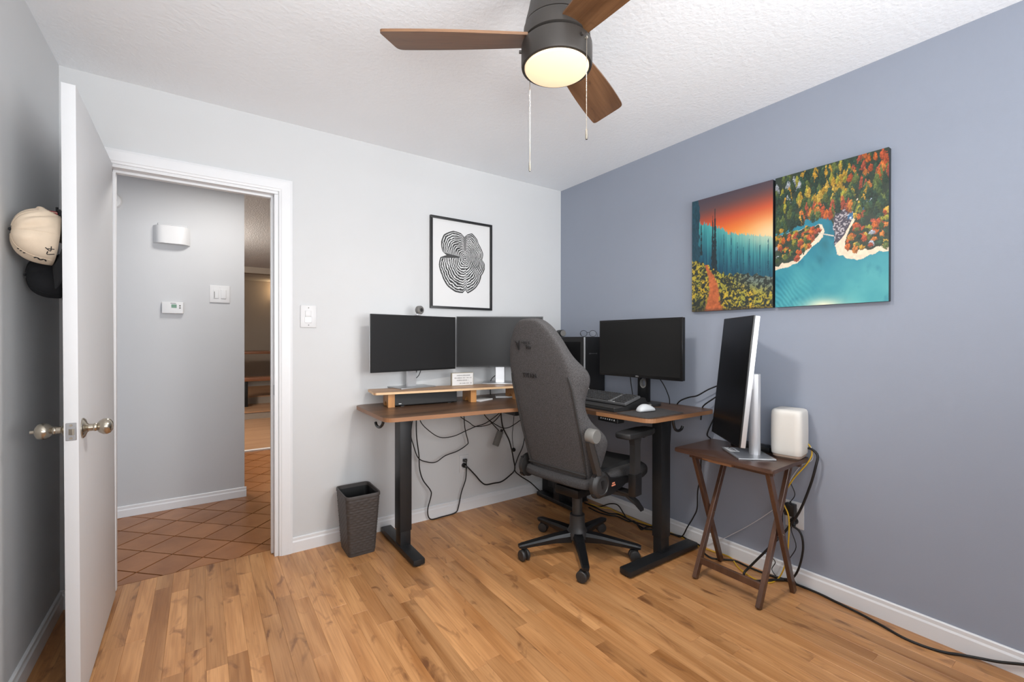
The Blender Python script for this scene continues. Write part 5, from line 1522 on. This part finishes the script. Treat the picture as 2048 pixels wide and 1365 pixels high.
# ------------------------------------------------------------------ cords
CB = {
    'A': [(-1.301,-0.060,0.77),(-1.326,-0.060,0.612),(-1.309,-0.060,0.529),(-1.276,-0.060,0.442),(-1.222,-0.060,0.408),(-1.152,-0.060,0.394),(-1.080,-0.060,0.427),(-0.985,-0.060,0.446),(-0.914,-0.060,0.480),(-0.906,-0.060,0.503),(-0.931,-0.060,0.603),(-0.941,-0.060,0.77)],
    'B': [(-1.284,-0.050,0.77),(-1.284,-0.050,0.596),(-1.267,-0.050,0.457),(-1.262,-0.050,0.365),(-1.238,-0.050,0.287),(-1.188,-0.050,0.214),(-1.180,-0.050,0.175),(-1.203,-0.045,0.078),(-1.178,-0.035,0.010),(-1.098,-0.033,0.006),(-0.990,-0.030,0.010),(-0.964,-0.030,0.048),(-0.942,-0.030,0.141),(-0.909,-0.030,0.223),(-0.903,-0.032,0.290),(-0.905,-0.034,0.352)],
    'C': [(-1.300,-0.120,0.77),(-1.287,-0.120,0.693),(-1.239,-0.120,0.634),(-1.150,-0.120,0.571),(-1.048,-0.120,0.566),(-0.953,-0.120,0.592),(-0.876,-0.120,0.612),(-0.797,-0.120,0.627),(-0.692,-0.120,0.681),(-0.66,-0.14,0.735)],
    'D': [(-1.03,-0.100,0.77),(-0.990,-0.100,0.692),(-0.920,-0.100,0.642),(-0.864,-0.100,0.607),(-0.750,-0.100,0.611),(-0.673,-0.100,0.661),(-0.64,-0.12,0.74)],
    'E': [(-0.850,-0.100,0.77),(-0.796,-0.100,0.683),(-0.750,-0.100,0.634),(-0.672,-0.096,0.556)],
    'F': [(-0.661,-0.100,0.74),(-0.636,-0.090,0.585),(-0.561,-0.070,0.460),(-0.510,-0.050,0.313),(-0.492,-0.040,0.230),(-0.541,-0.040,0.191),(-0.610,-0.040,0.161),(-0.677,-0.040,0.161),(-0.749,-0.040,0.164),(-0.790,-0.040,0.194),(-0.830,-0.040,0.241),(-0.895,-0.041,0.312)],
    'G': [(-0.769,-0.130,0.641),(-0.722,-0.130,0.611),(-0.663,-0.130,0.580),(-0.602,-0.130,0.578),(-0.515,-0.130,0.614),(-0.44,-0.130,0.66),(-0.40,-0.13,0.77)],
    'H': [(-0.515,-0.080,0.77),(-0.533,-0.080,0.583),(-0.543,-0.080,0.501),(-0.532,-0.080,0.404)],
    'I': [(-0.40,-0.06,0.62),(-0.405,-0.050,0.479),(-0.425,-0.050,0.396),(-0.471,-0.050,0.318),(-0.499,-0.050,0.233),(-0.445,-0.050,0.176),(-0.345,-0.040,0.108),(-0.262,-0.032,0.034),(-0.238,-0.062,0.006),(-0.240,-0.128,0.006),(-0.236,-0.177,0.006)],
    'R1': [(-0.12,-1.48,0.99),(-0.050,-1.419,0.966),(-0.050,-1.340,0.928),(-0.050,-1.271,0.886),(-0.050,-1.221,0.872),(-0.050,-1.169,0.850),(-0.040,-1.135,0.826),(-0.012,-1.108,0.802),(-0.012,-1.10,0.74)],
    'R2': [(-0.12,-1.48,0.94),(-0.050,-1.419,0.914),(-0.050,-1.340,0.856),(-0.035,-1.303,0.830),(-0.012,-1.278,0.804),(-0.012,-1.27,0.74)],
    'R3': [(-0.10,-1.43,0.83),(-0.060,-1.380,0.768),(-0.060,-1.340,0.674),(-0.010,-1.333,0.634),(-0.010,-1.32,0.56),(-0.040,-1.293,0.529),(-0.040,-1.288,0.416),(-0.040,-1.269,0.325),(-0.040,-1.265,0.221),(-0.040,-1.241,0.161),(-0.040,-1.202,0.090),(-0.030,-1.15,0.008),(-0.035,-1.065,0.006),(-0.060,-1.008,0.006)],
    'R4': [(-0.060,-1.099,0.77),(-0.060,-1.097,0.661),(-0.060,-1.089,0.542),(-0.060,-1.081,0.432),(-0.060,-1.079,0.295),(-0.060,-1.083,0.205),(-0.060,-1.089,0.170),(-0.060,-1.081,0.123),(-0.055,-1.085,0.030),(-0.05,-1.03,0.006)],
    'R4b': [(-0.050,-1.105,0.77),(-0.055,-1.070,0.60),(-0.055,-1.062,0.50),(-0.055,-1.075,0.43),(-0.055,-1.060,0.30),(-0.05,-1.06,0.05),(-0.045,-0.98,0.006)],
    'R6': [(-0.114,-0.40,0.008),(-0.114,-0.508,0.008),(-0.121,-0.587,0.008),(-0.114,-0.648,0.008),(-0.074,-0.692,0.008),(-0.084,-0.785,0.008),(-0.097,-0.863,0.008),(-0.118,-0.945,0.008),(-0.082,-0.990,0.008),(-0.047,-1.073,0.008),(-0.031,-1.129,0.008),(-0.020,-1.157,0.008),(-0.034,-1.200,0.010),(-0.045,-1.29,0.010),(-0.10,-1.345,0.008),(-0.121,-1.403,0.006),(-0.086,-1.447,0.006),(-0.044,-1.494,0.006),(-0.050,-1.573,0.006),(-0.045,-1.670,0.006),(-0.030,-1.741,0.006),(-0.024,-1.801,0.006),(-0.024,-1.891,0.006),(-0.037,-1.972,0.006),(-0.053,-2.065,0.006),(-0.079,-2.156,0.006),(-0.100,-2.219,0.006),(-0.099,-2.284,0.006),(-0.079,-2.339,0.006),(-0.051,-2.376,0.007),(-0.032,-2.427,0.015),(-0.030,-2.476,0.030),(-0.030,-2.535,0.056),(-0.030,-2.62,0.09),(-0.03,-2.75,0.12)],
    'R6b': [(-0.150,-0.48,0.006),(-0.158,-0.587,0.006),(-0.134,-0.667,0.006),(-0.107,-0.709,0.006),(-0.109,-0.806,0.006),(-0.092,-0.846,0.014),(-0.139,-0.938,0.006),(-0.094,-0.943,0.012),(-0.037,-0.955,0.006)],
    'R6c': [(-0.09,-0.42,0.006),(-0.085,-0.52,0.012),(-0.06,-0.60,0.05),(-0.045,-0.66,0.055),(-0.05,-0.72,0.014),(-0.10,-0.80,0.014),(-0.07,-0.90,0.006),(-0.06,-1.00,0.014)],
    'R8': [(-0.040,-1.835,0.690),(-0.038,-1.863,0.690),(-0.040,-1.890,0.665),(-0.050,-1.886,0.614),(-0.050,-1.863,0.517),(-0.050,-1.815,0.375),(-0.060,-1.756,0.262),(-0.100,-1.729,0.214),(-0.120,-1.692,0.156),(-0.140,-1.626,0.058),(-0.160,-1.605,0.019),(-0.185,-1.631,0.008),(-0.157,-1.669,0.008),(-0.093,-1.706,0.010),(-0.035,-1.743,0.010)],
    'R9': [(-0.050,-1.790,0.296),(-0.050,-1.815,0.285),(-0.050,-1.830,0.252),(-0.050,-1.832,0.192),(-0.050,-1.815,0.104),(-0.045,-1.785,0.040),(-0.035,-1.744,0.014),(-0.043,-1.715,0.012),(-0.053,-1.674,0.012)],
    'Y': [(-0.030,-1.831,0.715),(-0.032,-1.852,0.705),(-0.038,-1.866,0.670),(-0.050,-1.850,0.620),(-0.060,-1.794,0.534),(-0.060,-1.749,0.440),(-0.060,-1.750,0.398),(-0.060,-1.769,0.356),(-0.060,-1.775,0.303),(-0.060,-1.772,0.219),(-0.060,-1.766,0.148),(-0.060,-1.750,0.073),(-0.050,-1.720,0.010),(-0.115,-1.710,0.004),(-0.140,-1.661,0.004),(-0.126,-1.597,0.004),(-0.091,-1.535,0.004),(-0.030,-1.469,0.004),(-0.022,-1.416,0.004),(-0.038,-1.362,0.004),(-0.040,-1.256,0.004),(-0.024,-1.153,0.004),(-0.024,-1.055,0.004),(-0.033,-0.952,0.004),(-0.045,-0.844,0.004),(-0.058,-0.775,0.012),(-0.051,-0.672,0.004),(-0.051,-0.590,0.012),(-0.083,-0.550,0.012),(-0.094,-0.42,0.006)],
    'W1': [(-0.035,-1.86,0.70),(-0.030,-1.864,0.64),(-0.050,-1.821,0.600),(-0.050,-1.783,0.536),(-0.050,-1.764,0.490),(-0.050,-1.752,0.459),(-0.045,-1.735,0.40),(-0.022,-1.692,0.351),(-0.020,-1.665,0.321),(-0.020,-1.601,0.256),(-0.020,-1.527,0.187),(-0.020,-1.465,0.134),(-0.020,-1.425,0.100),(-0.020,-1.367,0.059),(-0.022,-1.30,0.006)],
    'N1': [(-0.040,-1.735,0.625),(-0.040,-1.755,0.555),(-0.040,-1.770,0.510),(-0.040,-1.792,0.455),(-0.028,-1.770,0.412)],
    'N2': [(-0.035,-1.783,0.300),(-0.035,-1.774,0.269),(-0.035,-1.796,0.195),(-0.035,-1.765,0.120),(-0.035,-1.768,0.087),(-0.035,-1.781,0.040),(-0.03,-1.80,0.006)],
    'N3': [(-0.030,-1.764,0.383),(-0.050,-1.742,0.352),(-0.050,-1.739,0.288),(-0.060,-1.722,0.240),(-0.080,-1.705,0.200),(-0.06,-1.686,0.155),(-0.030,-1.676,0.101),(-0.030,-1.697,0.077),(-0.030,-1.680,0.034),(-0.030,-1.700,0.008)],
}
CL = [
    ('A', 0.0034, 'cord_black', 'thin black cord looping low under the left half of the desk'),
    ('B', 0.0040, 'cord_black', 'long black cord touching the floor below the white wall outlet'),
    ('C', 0.0030, 'cord_black', 'slack black cord slung between desk leg and control box'),
    ('D', 0.0030, 'cord_black', 'short black cord drooping beneath the desk middle'),
    ('E', 0.0032, 'cord_black', 'straight black cord holding the dangling power brick'),
    ('F', 0.0048, 'cord_black', 'thick black cord curving from wall outlet up behind the chair'),
    ('G', 0.0030, 'cord_black', 'black cord swagging beside the dangling power brick'),
    ('H', 0.0022, 'cord_black', 'thin vertical cord carrying the round cable weight'),
    ('I', 0.0040, 'cord_black', 'black cord running down to the floor corner behind the chair'),
    ('R1', 0.0040, 'cord_black', 'upper black cord from upright monitor to the desk edge'),
    ('R2', 0.0040, 'cord_black', 'lower black cord from upright monitor to the desk edge'),
    ('R3', 0.0038, 'cord_black', 'black cord dropping behind the tray table to the floor bundle'),
    ('R4', 0.0034, 'cord_black', 'straight black cord hanging right of the right desk leg'),
    ('R4b', 0.0030, 'cord_black', 'wavy black cord hanging close behind the right desk leg'),
    ('R6', 0.0052, 'cord_black', 'long black cord lying along the blue wall baseboard'),
    ('R6b', 0.0045, 'cord_black', 'knotted black cord on the floor behind the star base'),
    ('R6c', 0.0040, 'cord_black', 'black cord arching over the floor cord bundle'),
    ('R8', 0.0058, 'cord_black', 'thick black cord from the white speaker crossing behind tray legs'),
    ('R9', 0.0050, 'cord_black', 'black cord looping from the lower blue wall socket to the floor'),
    ('Y', 0.0034, 'cord_yellow', 'yellow network cord from the white speaker along the floor'),
    ('W1', 0.0018, 'cord_white', 'thin white cord slanting across the blue wall to the baseboard'),
    ('N1', 0.0020, 'cord_black', 'thin black cord above the square plug adapter'),
    ('N2', 0.0020, 'cord_black', 'thin kinked cord below the blue wall sockets'),
    ('N3', 0.0020, 'cord_black', 'thin black cord zigzagging behind the right tray legs'),
]
for key, r_, mat, lab in CL:
    bm = NB(); tube(bm, CB[key], r_, 7, 5)
    tag(obj('power_cable' if mat == 'cord_black' else 'network_cable', bm, mat, angle=180), lab, 'cable')
# monitor leads
for nm, pts, r_, lab in (
        ('monitor_cable', [(-1.285, -0.075, 1.06), (-1.29, -0.06, 1.00), (-1.315, -0.05, 0.95), (-1.33, -0.048, 0.912), (-1.335, -0.05, 0.83)], 0.0026, 'thin black lead behind the left monitor stand'),
        ('monitor_cable', [(-1.25, -0.07, 1.06), (-1.27, -0.055, 0.98), (-1.32, -0.045, 0.93), (-1.325, -0.045, 0.82)], 0.0026, 'second black lead joining behind the left monitor stand'),
        ('monitor_cable', [(-0.66, -0.13, 1.05), (-0.69, -0.10, 0.97), (-0.73, -0.08, 0.92), (-0.74, -0.09, 0.82)], 0.0030, 'black lead beside the right-hand silver monitor stand'),
        ('monitor_cable', [(-0.16, -0.86, 1.03), (-0.14, -0.855, 0.93), (-0.13, -0.86, 0.86), (-0.13, -0.86, 0.818)], 0.0030, 'black lead hanging left of the black monitor neck'),
        ('monitor_cable', [(-0.17, -1.06, 1.02), (-0.12, -1.09, 0.94), (-0.08, -1.10, 0.86), (-0.06, -1.09, 0.818)], 0.0030, 'black lead curving right of the black monitor neck')):
    bm = NB(); tube(bm, pts, r_, 7, 5); tag(obj(nm, bm, 'cord_black', angle=180), lab, 'cable')

# ------------------------------------------------------------------ caps on the hook behind the door
def cap_pt(t, p, r=0.090, h=0.102, fr_=1.10):
    """crown surface: t round the axis (0 = front), p from 0 at the button to 1 at the rim"""
    rad = math.sin(min(p, 1.0) * PI / 2) ** 0.72; z = h * math.cos(min(p, 1.0) * PI / 2) ** 0.85
    fx = fr_ if math.cos(t) > 0 else 1.0
    dent = 1 - 0.04 * math.sin(3 * t + 1) * p - 0.03 * math.sin(5 * t) * p * (1 - p) * 4
    for t0, p0, wt, wp, am in ((1.75, 0.62, 0.10, 0.30, 0.10), (2.35, 0.75, 0.09, 0.22, 0.12), (1.25, 0.55, 0.14, 0.25, -0.05), (2.05, 0.70, 0.12, 0.25, -0.06)):
        dent -= am * math.exp(-((t - t0 - (p - p0) * 0.5) / wt) ** 2 - ((p - p0) / wp) ** 2)
    z -= 0.0; z *= 0.5 + 0.5 * dent
    return Vector((r * rad * math.cos(t) * fx * dent, r * 0.90 * rad * math.sin(t) * dent, z))
def cap(label, loc, mats, rot, bill_mat, lining=None, scale=1.0, group=None, marks=False):
    c = thing('baseball_cap', label, 'cap', loc)
    Mx = rot.to_4x4() @ Matrix.Scale(scale, 4)
    def fin(nm, bm, mat, par=c, **k):
        bmesh.ops.transform(bm, matrix=Mx, verts=bm.verts); return obj(nm, bm, mat, par, **k)
    bm = NB(); rings = []
    n = 96
    for p in np.linspace(0.04, 1.0, 22):
        ring = []
        for k in range(n):
            t = 2 * PI * k / n
            v = cap_pt(t, p)
            d_ = abs(((t - PI + PI) % (2 * PI)) - PI)   # distance from the back (t = pi)
            if d_ < 0.62 and p > 0.70:                  # strap opening arch
                lift = (0.042 * math.sqrt(max(0, 1 - (d_ / 0.62) ** 2))) * (p - 0.70) / 0.30
                v.z += lift
            ring.append(v)
        rings.append(ring)
    V = loft(bm, rings, cap=False); bm.faces.new(list(reversed(V[0])))
    cr = fin('crown', bm, mats, angle=180)
    md = cr.modifiers.new('thickness', 'SOLIDIFY'); md.thickness = 0.002; md.offset = -1
    for q_ in range(6):
        bm = NB(); tube(bm, [cap_pt(R(30 + 60 * q_), p) * 1.004 for p in np.linspace(0.05, 0.97, 12)], 0.0009, 5, 2); fin('panel_seam', bm, mats, cr)
    bm = NB(); lathe(bm, [(0, 0.006), (0.004, 0.005), (0.006, 0), (0, -0.002)], (0, 0, 0.103), n=14); fin('button', bm, bill_mat)
    bm = NB(); rows = []
    for s_ in np.linspace(0, 1, 7):
        row = []
        for k in range(17):
            t = -1.12 + 2.24 * k / 16
            v = cap_pt(t, 1.0); o_ = Vector((math.cos(t) * 0.3 + 0.7, math.sin(t) * 0.45, 0)) * (0.078 * s_ * (math.cos(t * 1.25) * 0.9 + 0.1))
            q_ = v + o_; q_.z = -0.002 - 2.6 * (q_.y ** 2) * (0.4 + 0.6 * s_) - 0.012 * s_
            row.append(q_)
        rows.append(row)
    loft(bm, rows, cap=False, closed=False)
    br = fin('bill', bm, bill_mat, angle=180)
    md = br.modifiers.new('thickness', 'SOLIDIFY'); md.thickness = 0.003
    bm = NB(); pts = [cap_pt(t, 1.0) for t in np.linspace(PI - 0.66, PI + 0.66, 9)]; tube(bm, pts, 0.005, 6, 3); sp_ = fin('strap', bm, bill_mat)
    if lining:
        bm = NB(); rings = [[cap_pt(2 * PI * k / n, p, 0.085, 0.096) + Vector((0, 0, 0.001)) for k in range(n)] for p in np.linspace(0.3, 0.98, 8)]
        loft(bm, rings, cap=False); fin('lining', bm, lining, angle=180)
    if marks:
        def stroke(pts, r_=0.0013, par=cr):
            b_ = NB(); tube(b_, [cap_pt(t, p) * 1.012 for t, p in pts], r_, 6, 3); fin('stitched_mark', b_, 'print_ink', par)
        s0 = marks
        stroke([(s0 + 0.05, 0.86), (s0 - 0.05, 0.93), (s0 + 0.12, 0.93)]); stroke([(s0 + 0.02, 0.89), (s0 + 0.04, 0.97)])
        stroke([(s0 - 0.08, 0.90), (s0 - 0.20, 0.90), (s0 - 0.14, 0.98)])
        s1 = s0 - 0.62
        stroke([(s1, 0.74), (s1 + 0.10, 0.78), (s1 - 0.02, 0.83), (s1 + 0.10, 0.88), (s1, 0.91)], 0.002)
        for q_ in (0.40, 0.47, 0.54): stroke([(s1 - 0.02, q_), (s1 + 0.05, q_ + 0.03)], 0.0015)
    return c
# crown axis (local z) points to the left wall, front (local x) hangs down
def cap_rot(tilt, yaw):
    zx = Vector((-1, -0.25, 0)).normalized(); xx = Vector((0, 0, -1))
    yy = zx.cross(xx); m = Matrix((xx, yy, zx)).transposed()
    return Matrix.Rotation(yaw, 3, 'Z') @ Matrix.Rotation(tilt, 3, 'Y') @ m
cap('beige baseball cap with black stitched marks hanging behind the door', (-2.842, -0.665, 1.560), 'cap_beige', cap_rot(R(5), R(4)), 'cap_black', 'cap_red', 1.0, marks=1.02)
cap('black baseball cap hanging lowest behind the door', (-2.862, -0.50, 1.445), 'cap_black', cap_rot(R(-2), R(0)), 'cap_black', None, 0.84)
cap('olive grey cap hanging behind the beige cap', (-2.846, -0.40, 1.640), 'cap_olive', cap_rot(R(-2), R(0)), 'cap_navy', None, 0.62)
hk = thing('over_door_hook', 'black cap hook fixed to the back of the door', 'hook', (-2.8075, -0.64, 1.66))
bm = NB(); bx(bm, (0, 0, 0), (0.004, 0.03, 0.07), 0.001); obj('plate', bm, 'black_metal', hk)
bm = NB(); tube(bm, [(-0.002, 0, -0.02), (-0.02, 0, -0.026), (-0.034, 0, -0.012), (-0.036, 0, 0.008)], 0.004, 8, 5); obj('peg', bm, 'black_metal', hk)
